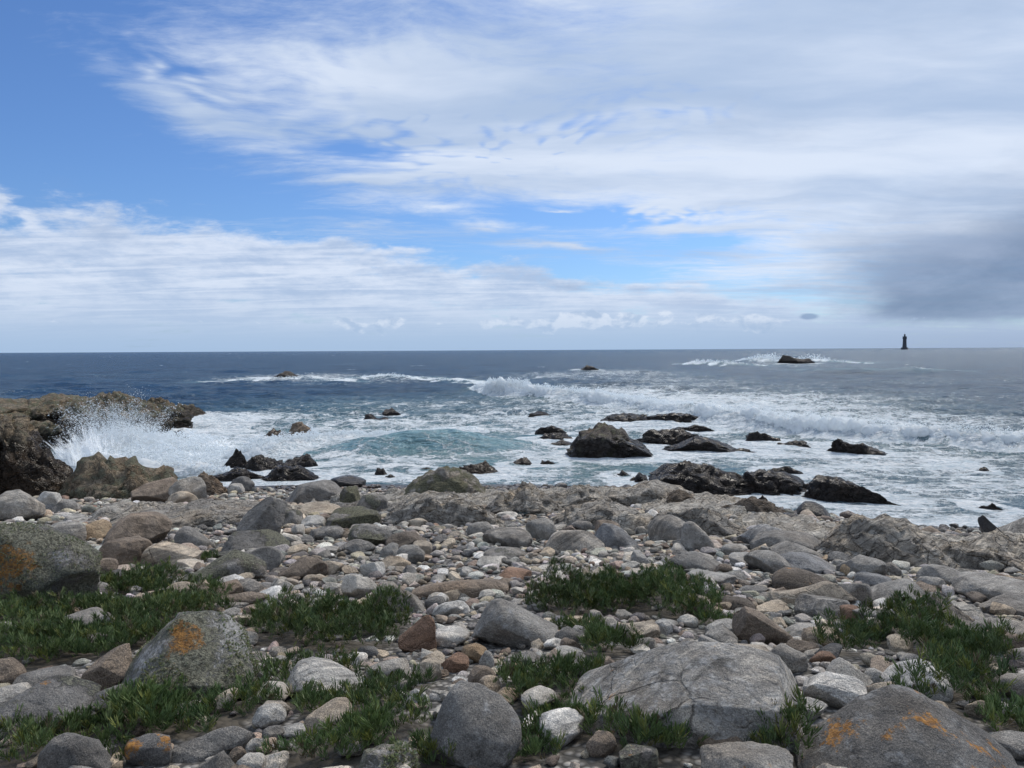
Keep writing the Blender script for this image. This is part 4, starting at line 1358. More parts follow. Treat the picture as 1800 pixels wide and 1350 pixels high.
# ------------------------------------------------------------------ rocks standing in the water
GS = 'dark rocks awash in the surf'
SEA = [
    ((480, 650, 527, 665), 'small black rock in white foam far out on the left', dict(prof=[0.4, 0.9, 0.95, 1, 0.6, 0.5])),
    ((1012, 641, 1053, 651), 'tiny far brown rock beyond the crest of the curling breaker', dict(prof=[0.3, 0.5, 1, 0.8, 0.3])),
    ((1368, 619, 1432, 639), 'craggy black rock with pointed peak and white splash near the horizon', dict(prof=[0.3, 1, 0.75, 0.5, 0.45, 0.55, 0.3])),
    ((632, 724, 688, 742), 'black double-topped rock in open foam left of centre', dict(prof=[0.4, 1, 0.8, 0.4, 0.75, 0.4])),
    ((672, 716, 704, 727), 'flat low rock just behind the black double-topped rock', {}),
    ((296, 755, 331, 771), 'small dark rock in the white water below the headland tip', dict(prof=[0.3, 0.8, 1, 0.8, 0.5])),
    ((503, 738, 556, 767), 'rock hung with pale streaming seaweed behind the inner breaker', dict(prof=[0.55, 0.95, 1, 0.9, 0.6], col='brown', vein=1.0, wet=0.0)),
    ((461, 752, 512, 770), 'low weedy rock left of the seaweed hung rock', dict(col='brown', vein=1.0)),
    ((488, 766, 517, 779), 'little dark rock in front of the seaweed hung rock', {}),
    ((393, 786, 448, 822), 'pointed black rock at the left of the cluster under the inner breaker', dict(prof=[0.3, 0.75, 1, 0.9, 0.6, 0.4])),
    ((425, 797, 512, 828), 'rounded dark brown rock in the middle of the cluster under the inner breaker', dict(prof=[0.6, 0.9, 1, 0.85, 0.8, 0.5])),
    ((497, 791, 557, 820), 'dark rock with a raised horn on its right end', dict(prof=[0.35, 0.5, 0.65, 0.9, 1, 0.4])),
    ((360, 818, 470, 846), 'low wet rock at the foot of the pointed black rock', dict(nz=0.15)),
    ((455, 815, 560, 846), 'low wet rock at the foot of the horned dark rock', dict(nz=0.15)),
    ((334, 815, 380, 832), 'small wet rock left of the low rocks under the inner breaker', {}),
    ((655, 821, 683, 837), 'small black round rock near the shore left of centre', {}),
    ((672, 833, 699, 841), 'flat wet brown rock just below the small black round rock', {}),
    ((738, 820, 763, 827), 'tiny brown rock tip in the shallow water left of the long brown ridge', {}),
    ((800, 804, 893, 836), 'long brown ridge rock sloping right behind the green capped outcrop', dict(prof=[0.9, 1, 0.85, 0.8, 0.85, 0.6, 0.35, 0.2], col='brown')),
    ((893, 801, 937, 819), 'brown rock with rounded top right of the long brown ridge rock', dict(col='brown')),
    ((942, 806, 985, 817), 'low flat brown rock trailing right of the rounded brown rock', dict(col='brown')),
    ((998, 743, 1150, 806), 'largest bulky black rock with brown green top at centre right', dict(prof=[0.65, 0.85, 0.95, 1.0, 0.97, 0.88, 0.6, 0.4, 0.15], kd=0.7, n=3.2, moss=0.12, green=0.7, nz=0.14)),
    ((940, 745, 996, 761), 'low dark rock behind the left end of the bulky black rock', {}),
    ((926, 755, 1010, 777), 'flat dark rock touching the left end of the bulky black rock', dict(prof=[0.3, 0.5, 0.7, 0.9, 1, 1])),
    ((1056, 721, 1155, 742), 'long low black rock at the foot of the breaker, left part', dict(prof=[0.5, 1, 0.8, 0.7, 0.8, 0.7])),
    ((1130, 723, 1254, 746), 'long low black rock at the foot of the breaker, right part', dict(prof=[0.7, 0.9, 1, 0.9, 0.7, 0.5])),
    ((1112, 744, 1226, 784), 'dark broken rock right behind the bulky black rock', dict(prof=[0.6, 1, 0.9, 0.8, 0.5])),
    ((1160, 762, 1299, 796), 'wedge shaped dark rock with high right shoulder', dict(prof=[0.2, 0.35, 0.5, 0.95, 1, 0.8, 0.5, 0.3])),
    ((1260, 733, 1302, 743), 'small flat black rock under the breaker right of the long low pair', {}),
    ((924, 721, 973, 733), 'small flat-domed black rock alone in foam left of the long low pair', {}),
    ((1313, 757, 1377, 779), 'square edged grey black rock with upright left side', dict(prof=[0.95, 1, 0.95, 0.9, 0.75, 0.5])),
    ((1350, 770, 1438, 787), 'smooth humped dark rock just right of the square edged rock', dict(prof=[0.5, 0.7, 0.6, 1, 0.95, 0.5])),
    ((1455, 767, 1552, 799), 'ragged dark rock group standing off the right end of the breaker', dict(prof=[0.5, 1, 0.75, 0.8, 0.7, 0.5, 0.3])),
    ((1510, 769, 1568, 779), 'thin dark reef behind the ragged dark rock', {}),
    ((1140, 807, 1330, 868), 'large black rock, left hump of the double rock near the shore', dict(prof=[0.5, 0.92, 1, 0.95, 0.88, 0.72, 0.5], kd=0.6, n=3.0, nz=0.13)),
    ((1255, 820, 1412, 868), 'large black rock, right hump of the double rock near the shore', dict(prof=[0.5, 0.7, 0.95, 1, 0.95, 0.8, 0.45], kd=0.6, n=3.0)),
    ((1344, 817, 1412, 832), 'thin black rock behind the right hump of the double rock', {}),
    ((1415, 832, 1578, 883), 'long black jagged ridge sloping down to the right near the shore', dict(prof=[0.55, 0.95, 1, 0.82, 0.72, 0.55, 0.45, 0.2], kd=0.45)),
    ((1722, 884, 1762, 894), 'tiny black rock tip in the swash at far right', {}),
    ((1722, 819, 1738, 825), 'tiny rock tip in thin foam right of the breaker rocks', {}),
    ((1180, 745, 1262, 757), 'thin black ledge between the long low pair and the wedge shaped rock', {}),
    ((1395, 846, 1432, 860), 'small dark ledge joining the double rock and the jagged ridge', {}),
    ((960, 772, 1012, 782), 'thin wet ledge before the left end of the bulky black rock', {}),
    ((1225, 786, 1345, 797), 'low wet ledge trailing right from the wedge shaped dark rock', {}),
    ((1078, 826, 1108, 836), 'small low rock left of the large black double rock', {}),
    ((1100, 830, 1146, 848), 'dark rock rubble touching the left hump of the double rock', {}),
    ((1482, 899, 1501, 912), 'tiny pointed brown rock in the swash right of the wet dark boulder', dict(col='brown')),
    ((1322, 869, 1357, 888), 'brown knob of rock at the water edge below the double rock', dict(col='brown')),
]
for box, lab, kw in SEA:
    kw = dict(kw)
    col = kw.pop('col', 'wet')
    kw.setdefault('kd', 0.55)
    kw.setdefault('wet', 0.9)
    kw.setdefault('vein', 0.5)
    kw.setdefault('cracks', 0.7)
    kw.setdefault('n', 3.0)
    kw.setdefault('jagk', 0.26)
    place_rock('sea_rock', box, 'jag', col, lab, None, cat='rock', group=GS, water=True, stamp_occ=2, **kw)

# ------------------------------------------------------------------ boulders picked out by hand
GB = 'large boulders lying on the cobble beach'
B = [
    # left side, near
    ((-75, 917, 163, 1078), 'lichen', 'mid', 'huge shaggy lichen boulder with bright orange patch at left edge', 'the huge orange-patched boulder', dict(moss=0.46, white=0.5, patch=(30, 992, 46), kd=0.8, prof=[0.88, 0.97, 1, 1, 0.96, 0.86], n=3.6, green=0.1)),
    ((205, 1082, 457, 1240), 'lichen', 'grey', 'big domed boulder furred with lichen, orange on its top', 'the shaggy lichen dome', dict(moss=0.38, white=1.2, patch=(318, 1114, 46), kd=0.85, prof=[0.35, 0.7, 0.88, 0.97, 1, 1, 0.93, 0.8, 0.5], n=3.0, nz=0.1)),
    ((98, 1077, 197, 1112), 'slab', 'grey', 'flat grey granite rock half sunk in samphire', 'the flat sunken granite', dict(white=0.2)),
    ((-20, 1093, 43, 1140), 'round', 'grey', 'speckled grey boulder cut by left edge above the samphire', None, {}),
    ((-20, 1159, 41, 1210), 'round', 'brown', 'rounded brown stone at left edge below the samphire carpet', None, {}),
    ((148, 1143, 232, 1216), 'slab', 'brown', 'smooth brown slab leaning against the shaggy lichen dome', 'the leaning brown slab', dict(asp=(1.5, 0.9, 0.75), tilt=38, kd=0.8)),
    ((150, 1211, 232, 1270), 'angular', 'dark', 'dark pointed granite block below the leaning brown slab', 'the dark pointed block', {}),
    ((-30, 1202, 168, 1292), 'lichen', 'dark', 'low dark boulder with scattered lichen and orange spots, lower left', 'the low dark lichen boulder', dict(moss=0.12, orange=0.35, white=0.1, prof=[0.6, 0.75, 0.85, 1, 1, 0.8])),
    ((32, 1184, 127, 1218), 'slab', 'mid', 'thin flat slab lying behind the low dark lichen boulder', None, dict(orange=0.1)),
    ((-15, 1209, 58, 1244), 'slab', 'pale', 'pale flat slab at left edge on the low dark lichen boulder', None, {}),
    ((76, 1284, 192, 1375), 'dome', 'dark', 'smooth dark grey speckled boulder at the bottom left', 'the dark speckled boulder', dict(prof=[0.75, 0.95, 1, 0.98, 0.9, 0.7])),
    ((224, 1295, 300, 1348), 'angular', 'dark', 'angular stone coated with orange lichen in the samphire, bottom left', 'the orange-coated stone', dict(orange=0.95)),
    ((296, 1279, 447, 1335), 'dome', 'mid', 'long smooth brown-grey stone rising to the right, bottom left', 'the long smooth stone', dict(prof=[0.45, 0.6, 0.75, 0.95, 1, 0.9], kd=0.4)),
    ((500, 1159, 655, 1226), 'layered', 'pale', 'layered boulder with bright pale top and dark folded side', 'the layered pale-topped boulder', dict(vein=1.0, cracks=1, prof=[0.5, 0.95, 1, 0.9, 0.75, 0.55, 0.35])),
    ((284, 1026, 346, 1066), 'angular', 'beige', 'pale beige blocky boulder at the edge of the samphire', 'the beige blocky boulder', {}),
    ((305, 966, 467, 1028), 'lichen', 'mid', 'wedge shaped rock covered in grey green lichen', 'the lichen wedge', dict(moss=0.42, prof=[0.15, 0.35, 0.55, 0.8, 1, 0.85, 0.6], kd=0.5, green=0.3)),
    ((373, 1012, 429, 1040), 'slab', 'white', 'small white slab resting before the lichen wedge', None, {}),
    ((415, 1020, 471, 1048), 'angular', 'mid', 'grey angular rock at the right foot of the lichen wedge', None, dict(vein=0.6)),
    ((182, 944, 268, 996), 'dome', 'brown', 'large oval brown boulder with faint rust stain', 'the oval brown boulder', dict(orange=0.05)),
    ((254, 954, 352, 1002), 'angular', 'beige', 'angular cream boulder touching the oval brown boulder', 'the angular cream boulder', dict(vein=0.7, cracks=0.8)),
    ((191, 903, 297, 960), 'slab', 'brown', 'flat topped smooth brown boulder left of the upright slab', 'the flat-topped brown boulder', dict(prof=[0.6, 0.85, 1, 1, 1, 0.85])),
    ((309, 924, 377, 968), 'dome', 'mid', 'smooth dark grey dome between brown boulder and upright slab', 'the smooth dark dome', dict(prof=[0.9, 1, 0.95, 0.75, 0.45])),
    ((419, 875, 503, 957), 'block', 'mid', 'prominent leaning grey slab standing up with sharp ridge', 'the upright leaning slab', dict(asp=(0.95, 0.7, 1.2), tilt=-28, kd=0.7, bury=0.1, clips=[(-0.9, -0.3, 0.3, 0.55), (0.2, -0.95, 0.1, 0.5), (0.9, 0, 0.3, 0.75), (0.5, -0.7, 0.5, 0.6), (0, 0.9, 0.4, 0.6)])),
    ((391, 934, 507, 974), 'lichen', 'dark', 'low dark mossy boulder under the upright leaning slab', 'the mossy low boulder', dict(moss=0.26, green=0.4)),
    ((157, 982, 206, 1022), 'dome', 'brown', 'smooth brown boulder right of the huge orange-patched boulder', None, {}),
    ((488, 977, 576, 1019), 'dome', 'brown', 'smooth brown loaf shaped boulder right of the lichen wedge', 'the brown loaf boulder', dict(prof=[0.4, 0.65, 0.85, 1, 1, 0.85])),
    ((436, 962, 498, 1006), 'angular', 'mid', 'grey brown boulder behind the right end of the lichen wedge', None, {}),
    ((374, 1042, 471, 1070), 'layered', 'brown', 'long flat layered brown rock before the lichen wedge', 'the flat layered brown rock', dict(kd=0.5)),
    ((424, 1064, 468, 1097), 'round', 'brown', 'rounded brownish boulder behind the shaggy lichen dome', None, {}),
    ((368, 1059, 436, 1075), 'slab', 'grey', 'thin pale slab lying left of the rounded brownish boulder', None, dict(kd=0.4)),
    ((345, 1060, 377, 1083), 'round', 'beige', 'small smooth tan boulder above the shaggy lichen dome', None, {}),
    ((86, 917, 149, 956), 'round', 'grey', 'grey rounded boulder behind the huge orange-patched boulder', None, dict(vein=0.5)),
    ((144, 916, 194, 948), 'angular', 'tan', 'orange tinted stone left of the flat topped brown boulder', None, {}),
    ((-12, 862, 73, 918), 'round', 'warm', 'big light brown boulder under the sea cliff with rust spots', 'the light brown boulder', dict(orange=0.22, vein=0.5)),
    ((63, 864, 108, 903), 'angular', 'pale', 'pale boulder leaning right of the big light brown boulder', None, {}),
    ((72, 879, 132, 903), 'dome', 'mid', 'low grey boulder on pebbles left of the bedrock shelf', None, {}),
    ((236, 840, 322, 886), 'block', 'brown', 'big square brown boulder right below the two-humped crag', 'the square brown boulder', dict(prof=[0.9, 1, 1, 1, 0.85])),
    ((300, 838, 362, 886), 'angular', 'warm', 'brownish angular boulder right beside the square brown boulder', None, {}),
    ((297, 864, 345, 888), 'round', 'beige', 'light stone leaning on the square brown boulder', None, {}),
    ((504, 844, 612, 888), 'slab', 'mid', 'broad flat grey boulder near the water left of centre', 'the broad flat boulder', dict(prof=[0.5, 0.95, 1, 1, 0.95, 0.7])),
    ((492, 882, 602, 908), 'slab', 'beige', 'thin beige slab projecting in front of the broad flat boulder', None, dict(kd=0.6, prof=[0.6, 0.7, 0.9, 1, 0.8])),
    ((404, 837, 446, 867), 'round', 'dark', 'dark round boulder in the wash below the low wet rocks', None, dict(wet=0.5)),
    ((401, 850, 430, 869), 'round', 'pale', 'pale egg shaped stone before the dark round boulder', None, {}),
    ((578, 836, 643, 857), 'dome', 'dark', 'dark smooth boulder at the water edge above the broad flat boulder', None, dict(wet=0.6)),
    ((480, 897, 533, 927), 'lichen', 'mid', 'mossy round boulder right of the upright leaning slab', None, dict(moss=0.35, green=0.4)),
    ((530, 907, 572, 927), 'round', 'pale', 'small pale dome right of the mossy round boulder', None, {}),
    ((575, 893, 670, 928), 'lichen', 'mid', 'low wide olive mossy boulder right of the thin beige slab', 'the olive mossy boulder', dict(moss=0.40, green=0.9)),
    ((598, 855, 634, 896), 'lichen', 'mid', 'tall mossy boulder above the olive mossy boulder', None, dict(moss=0.38, green=0.9)),
    ((628, 868, 682, 905), 'round', 'mid', 'dull grey boulder between mossy boulder and pale veined outcrop', None, dict(moss=0.15)),
    ((613, 922, 692, 960), 'lichen', 'mid', 'round grey boulder with moss on its right side', 'the half-mossy round boulder', dict(moss=0.24, green=0.4, white=0.15)),
    ((678, 938, 748, 968), 'dome', 'dbrown', 'dark brown smooth hump among pale pebbles', 'the dark brown hump', {}),
    ((698, 957, 747, 992), 'round', 'grey', 'rounded granite boulder in front of the dark brown hump', None, dict(white=0.1)),
    ((667, 955, 701, 982), 'angular', 'grey', 'small grey pointed boulder left of the rounded granite boulder', None, {}),
    ((725, 952, 760, 978), 'angular', 'beige', 'pale yellowish stone touching the rounded granite boulder', None, {}),
    ((545, 925, 605, 950), 'layered', 'mid', 'flat streaked boulder below the small pale dome', None, dict(vein=0.7)),
    ((605, 950, 660, 975), 'slab', 'mid', 'grey slabby boulder left of the small grey pointed boulder', None, {}),
    ((633, 987, 678, 1016), 'angular', 'pale', 'pale angular boulder among cobbles left of the long dark slab', None, {}),
    ((668, 975, 722, 1003), 'slab', 'beige', 'long beige angular stone in the middle of the cobbles', None, dict(prof=[0.6, 0.9, 1, 0.8])),
    # centre
    ((820, 917, 872, 945), 'egg', 'grey', 'smooth grey egg shaped boulder just below the pale veined outcrop', 'the smooth grey egg', {}),
    ((924, 912, 982, 952), 'dome', 'grey', 'grey domed boulder right of the smooth grey egg', 'the centre grey dome', {}),
    ((848, 929, 936, 962), 'dome', 'mid', 'flat streaked grey boulder in front of the smooth grey egg', None, dict(vein=0.7)),
    ((949, 932, 1065, 972), 'dome', 'grey', 'large smooth boulder with a crack along it, centre', 'the large creased boulder', dict(prof=[0.55, 0.9, 1, 1, 0.93, 0.6], vein=0.7, kd=0.6)),
    ((1043, 921, 1124, 967), 'dome', 'blue', 'smooth dark blue-grey boulder right of the large creased boulder', 'the blue-grey boulder', dict(prof=[0.7, 1, 1, 0.85, 0.6, 0.4])),
    ((1003, 915, 1048, 936), 'dome', 'mid', 'small dark boulder behind the large creased boulder', None, {}),
    ((1139, 906, 1207, 954), 'round', 'grey', 'tall rounded grey boulder with fine veins, centre right', 'the tall veined boulder', dict(vein=0.7)),
    ((1198, 916, 1255, 972), 'dome', 'grey', 'grey dome right of the tall veined boulder', None, dict(prof=[0.9, 1, 0.95, 0.8, 0.5])),
    ((1179, 969, 1269, 1006), 'dome', 'mid', 'wide smooth dark boulder in front of the tall veined boulder', 'the wide smooth boulder', dict(prof=[0.9, 1, 0.95, 0.7, 0.45])),
    ((1297, 922, 1385, 962), 'dome', 'blue', 'blue-grey domed boulder with a star of white veins', 'the star-veined boulder', dict(vein=0.8, prof=[0.75, 1, 1, 0.9, 0.75])),
    ((1322, 934, 1443, 974), 'dome', 'mid', 'dark smooth dome overlapping the star-veined boulder', 'the dark twin dome', {}),
    ((1354, 952, 1447, 987), 'dome', 'grey', 'light grey dome stacked behind the front dome on the right', 'the light grey dome', dict(prof=[0.7, 1, 0.95, 0.75, 0.5])),
    ((1360, 974, 1468, 1010), 'dome', 'blue', 'front dark blue-grey dome of the pile of domes', 'the front blue-grey dome', dict(prof=[0.75, 1, 1, 0.9, 0.55])),
    ((1309, 968, 1394, 1012), 'angular', 'grey', 'light angular boulder left of the front blue-grey dome', 'the light angular boulder', {}),
    ((1268, 956, 1313, 976), 'round', 'pale', 'small flat pale boulder left of the pile of domes', None, {}),
    ((1474, 978, 1555, 1014), 'round', 'grey', 'round grey granite boulder before the big beige outcrop', 'the round granite boulder', dict(white=0.2)),
    ((1552, 989, 1583, 1013), 'round', 'mid', 'small round grey boulder right of the round granite boulder', None, {}),
    ((1477, 992, 1495, 1012), 'angular', 'tan', 'small upright orange stone before the round granite boulder', None, {}),
    ((1446, 977, 1483, 990), 'slab', 'tan', 'small yellow flat rock behind the round granite boulder', None, {}),
    ((1504, 1009, 1565, 1034), 'dome', 'blue', 'blue-grey low dome below the round granite boulder', None, {}),
    ((1529, 1017, 1622, 1056), 'angular', 'grey', 'long pale wedge boulder below the small round grey boulder', 'the long pale wedge', dict(prof=[0.4, 0.7, 0.85, 1, 0.9, 0.6])),
    ((1619, 997, 1752, 1034), 'dome', 'grey', 'long rough grey boulder trailing down to the right', 'the long trailing boulder', dict(prof=[0.85, 1, 0.9, 0.65, 0.55, 0.45], kd=0.5)),
    ((1683, 1019, 1830, 1060), 'dome', 'grey', 'broad flat grey boulder at right edge', 'the broad right-edge boulder', {}),
    ((1730, 1052, 1850, 1082), 'slab', 'mid', 'grey ledge stone under the broad right-edge boulder', None, {}),
    ((1359, 1002, 1472, 1044), 'block', 'dbrown', 'dark trapezoid rock with orange lichen on its right', 'the dark trapezoid rock', dict(orange=0.32, prof=[0.8, 1, 1, 0.95, 0.8, 0.65])),
    ((1351, 1019, 1499, 1068), 'slab', 'beige', 'long beige slab propped up on one end like a ramp', 'the propped beige slab', dict(prof=[0.42, 0.5, 0.62, 0.8, 1, 0.98, 0.8], kd=0.35, bury=0.05)),
    ((1398, 1050, 1492, 1088), 'layered', 'mid', 'dark layered boulder under the propped beige slab', 'the dark layered boulder', dict(vein=0.6)),
    ((1477, 1020, 1530, 1070), 'angular', 'grey', 'pale rough boulder behind the end of the propped beige slab', None, {}),
    ((1527, 1037, 1572, 1070), 'round', 'mid', 'round dark speckled boulder left of the rough layered outcrop', None, {}),
    ((1504, 1073, 1592, 1101), 'block', 'grey', 'rectangular grey block like a kerb stone', 'the rectangular block', dict(kd=0.45)),
    ((1477, 1066, 1522, 1094), 'angular', 'rust', 'rusty angular rock left of the rectangular block', None, {}),
    ((1288, 1069, 1395, 1134), 'block', 'brown', 'tilted brown block with flat sloping face', 'the tilted brown block', dict(asp=(1.4, 0.8, 0.62), tilt=-24, kd=0.6)),
    ((1257, 1051, 1327, 1078), 'dome', 'dbrown', 'dark flat rock behind the tilted brown block', None, {}),
    ((1208, 1047, 1250, 1084), 'block', 'beige', 'pinkish pale block behind the dark samphire mound', None, {}),
    ((1240, 1090, 1303, 1121), 'block', 'pale', 'pale low block left of the tilted brown block', None, {}),
    ((1224, 1119, 1280, 1150), 'angular', 'pale', 'pale fractured stone above the big cracked slab', None, dict(cracks=1)),
    ((1288, 1137, 1357, 1166), 'angular', 'warm', 'flat brown-grey stone behind the big cracked slab', None, {}),
    ((1350, 1133, 1418, 1184), 'round', 'warm', 'smooth pale brown oval boulder right behind the big cracked slab', 'the pale brown oval', dict(asp=(1.2, 0.9, 0.9), tilt=-20)),
    ((1383, 1128, 1438, 1152), 'slab', 'brown', 'dark brown flat stone behind the pale brown oval', None, {}),
    ((1424, 1145, 1475, 1170), 'angular', 'rust', 'reddish brown stone left of the white blocks in the samphire', None, {}),
    ((1438, 1157, 1530, 1208), 'angular', 'pale', 'pointed pale boulder behind the white flat-topped block', 'the pointed pale boulder', dict(prof=[0.3, 0.8, 1, 0.85, 0.6, 0.4])),
    ((1414, 1190, 1520, 1246), 'slab', 'white', 'white flat-topped block beside the orange-streaked dome', 'the white flat-topped block', dict(kd=0.6, bury=0.1)),
    ((1553, 1155, 1667, 1222), 'block', 'white', 'white cracked block in front of the bushy samphire', 'the white cracked block', dict(cracks=1, prof=[0.95, 1, 0.95, 0.85, 0.75])),
    ((1518, 1177, 1564, 1203), 'round', 'pale', 'small whitish stone left of the white cracked block', None, {}),
    ((1525, 1197, 1603, 1236), 'dome', 'beige', 'long beige stone leaning to the white cracked block', None, dict(prof=[0.9, 1, 0.95, 0.85, 0.7])),
    ((1397, 1230, 1452, 1268), 'angular', 'pale', 'pale stone wedged between cracked slab and orange dome', None, {}),
    # right edge
    ((1648, 1104, 1722, 1135), 'lichen', 'dbrown', 'brown rough dome above the bushy samphire', None, dict(moss=0.12)),
    ((1710, 1095, 1830, 1140), 'dome', 'grey', 'flat grey boulder right of the brown rough dome', 'the flat right boulder', {}),
    ((1755, 1184, 1830, 1232), 'dome', 'warm', 'pale brown smooth stone at right edge of the samphire', None, {}),
    ((1775, 1140, 1840, 1180), 'dome', 'grey', 'rounded stone at the right edge above the smooth brown stone', None, {}),
    ((1698, 1230, 1750, 1264), 'block', 'beige', 'stubby cut-looking beige stone below the bushy samphire', None, {}),
    ((1738, 1237, 1782, 1257), 'slab', 'white', 'thin white slab right of the stubby beige stone', None, {}),
    ((1742, 1293, 1840, 1340), 'slab', 'grey', 'flat grey slab at the bottom right edge', None, {}),
    ((1634, 1233, 1666, 1252), 'round', 'beige', 'small round tan stone behind the orange-streaked dome', None, {}),
    # front
    ((1410, 1223, 1768, 1420), 'dome', 'dark', 'huge dark dome streaked with orange lichen at bottom right', 'the orange-streaked dome', dict(orange=0.62, white=0.35, prof=[0.4, 0.72, 0.93, 1, 0.97, 0.88, 0.74, 0.5], kd=0.8, n=3.4, nz=0.07)),
    ((995, 1138, 1412, 1303), 'slab', 'grey', 'big pale cracked slab with flat sloping top, right of centre', 'the big cracked slab', dict(cracks=1, vein=1.0, white=0.6, kd=0.62, n=6, orange=0.2, patch=(1064, 1276, 20), nz=0.025, prof=[0.42, 0.62, 0.8, 0.94, 1.0, 0.99, 0.97, 0.94, 0.86],
        clips=[(-0.50, -0.30, 0.80, 0.40), (0.10, -0.46, 0.88, 0.62), (0.12, -0.98, 0.06, 0.66), (0.96, -0.12, 0.2, 0.84), (-0.62, -0.78, 0.05, 0.72), (0.55, -0.2, 0.8, 0.92), (0.0, 0.8, 0.6, 0.85)])),
    ((1224, 1286, 1310, 1324), 'round', 'brown', 'bone shaped brown stone at the bottom', 'the bone-shaped stone', dict(prof=[0.9, 1, 0.78, 0.85, 1, 0.95], kd=0.5)),
    ((1230, 1314, 1392, 1400), 'dome', 'grey', 'low rounded boulder with bright orange lichen at the bottom edge', 'the low orange-topped boulder', dict(orange=0.62, white=0.2)),
    ((1030, 1288, 1084, 1336), 'round', 'brown', 'brownish rounded boulder under the orange spot at the bottom', None, {}),
    ((1087, 1308, 1158, 1365), 'angular', 'mid', 'grey lichen speckled boulder at the bottom, right of the brownish one', None, dict(orange=0.3, moss=0.1)),
    ((630, 1316, 735, 1400), 'lichen', 'grey', 'boulder with shaggy pale lichen cut by the bottom edge', 'the shaggy bottom boulder', dict(moss=0.42, white=0.5)),
    ((742, 1199, 918, 1352), 'egg', 'mid', 'large dark grey speckled egg-shaped boulder at bottom centre', 'the dark egg boulder', dict(white=0.26, prof=[0.5, 0.85, 1.0, 1.0, 0.93, 0.8], asp=(1.0, 0.9, 0.95), tilt=-20, kd=0.7, n=2.5)),
    ((830, 1051, 984, 1139), 'dome', 'grey', 'grey pear shaped boulder with pale top, centre', 'the grey pear boulder', dict(white=0.35, prof=[0.55, 0.95, 1.0, 0.93, 0.78, 0.62, 0.5], kd=0.7, n=2.8, nz=0.05)),
    ((759, 1106, 826, 1137), 'round', 'white', 'white oval stone left of the grey pear boulder', 'the white oval stone', {}),
    ((700, 1083, 768, 1146), 'slab', 'rust', 'reddish brown triangular slab leaning in the samphire', 'the brown triangular slab', dict(prof=[0.7, 0.8, 0.9, 1, 1], kd=0.4, asp=(1, 0.5, 0.9), tilt=15)),
    ((644, 1159, 722, 1203), 'block', 'warm', 'pinkish flat topped stone among the samphire', 'the pinkish flat stone', {}),
    ((731, 1158, 777, 1200), 'round', 'beige', 'beige rounded boulder right of the pinkish flat stone', None, {}),
    ((776, 1152, 825, 1184), 'angular', 'rust', 'red-brown angular stone between beige boulder and yellowish stone', None, {}),
    ((811, 1132, 858, 1165), 'round', 'tan', 'yellowish stone in front of the grey pear boulder', None, {}),
    ((842, 1144, 869, 1180), 'egg', 'pale', 'small upright pale oval stone below the grey pear boulder', None, {}),
    ((821, 1172, 872, 1208), 'angular', 'brown', 'brown cracked stone right behind the dark egg boulder', None, dict(cracks=1)),
    ((892, 1167, 924, 1193), 'angular', 'tan', 'small tan angular stone right of the brown cracked stone', None, {}),
    ((900, 1150, 952, 1175), 'slab', 'mid', 'flat grey stone below the right end of the grey pear boulder', None, {}),
    ((928, 1164, 998, 1188), 'round', 'white', 'long whitish pebble right of the small tan stone', None, {}),
    ((968, 1155, 1026, 1179), 'layered', 'mid', 'dark split layered stone under the pale oval stone', None, dict(vein=1)),
    ((970, 1139, 1025, 1160), 'egg', 'pale', 'pale oval stone lying on the split layered stone', None, {}),
    ((1005, 1160, 1052, 1186), 'round', 'pale', 'light pebble left of the top of the big cracked slab', None, {}),
    ((1049, 1086, 1094, 1118), 'round', 'warm', 'round brownish boulder in front of the wide samphire mound', None, {}),
    ((1080, 1096, 1160, 1128), 'block', 'beige', 'long pinkish beige block in front of the wide samphire mound', None, dict(vein=0.6)),
    ((1151, 1091, 1184, 1116), 'round', 'pale', 'pale round stone right of the long pinkish block', None, {}),
    ((1035, 1072, 1061, 1095), 'angular', 'pale', 'small pale block above the round brownish boulder', None, {}),
    ((1082, 1072, 1112, 1092), 'angular', 'pale', 'small cream block above the long pinkish block', None, {}),
    ((1114, 1119, 1157, 1149), 'round', 'warm', 'smooth pale brown stone above the big cracked slab', None, {}),
    ((652, 1024, 712, 1080), 'egg', 'grey', 'speckled grey pear shaped boulder left of the pale leaning slab', 'the speckled grey pear', dict(white=0.3, asp=(1, 0.8, 1.1), tilt=-30)),
    ((699, 1039, 747, 1080), 'slab', 'grey', 'pale oval slab leaning right of the speckled grey pear', None, dict(asp=(1.3, 0.8, 0.7), tilt=-35)),
    ((747, 1049, 784, 1074), 'round', 'dark', 'small dark oval stone right of the pale leaning slab', None, {}),
    ((724, 1018, 896, 1052), 'slab', 'brown', 'long flat dark brown slab across the middle of the beach', 'the long dark slab', dict(kd=0.4, prof=[0.6, 0.85, 0.95, 1, 1, 1, 0.85])),
    ((774, 1031, 832, 1055), 'angular', 'beige', 'long tapered beige stone in front of the long dark slab', None, {}),
    ((708, 1212, 753, 1247), 'angular', 'pale', 'pale angular stone left of the dark egg boulder', None, {}),
    ((753, 1217, 786, 1238), 'round', 'pale', 'small light round stone touching the dark egg boulder', None, {}),
    ((690, 1195, 728, 1217), 'round', 'grey', 'grey flat pebble behind the pale angular stone', None, {}),
    ((445, 1240, 503, 1283), 'round', 'pale', 'light rounded stone between lichen dome and two-lobed stone', None, {}),
    ((533, 1231, 632, 1288), 'round', 'beige', 'two lobed beige boulder in the samphire', 'the two-lobed beige boulder', dict(prof=[0.5, 0.6, 0.8, 1, 1, 0.8])),
    ((369, 1214, 418, 1253), 'egg', 'beige', 'pale elongated stone right of the samphire tuft under the lichen dome', None, dict(asp=(1.4, 0.8, 0.7), tilt=30)),
    ((299, 1234, 374, 1258), 'slab', 'pale', 'pale flat stone half hidden in the tuft under the lichen dome', None, {}),
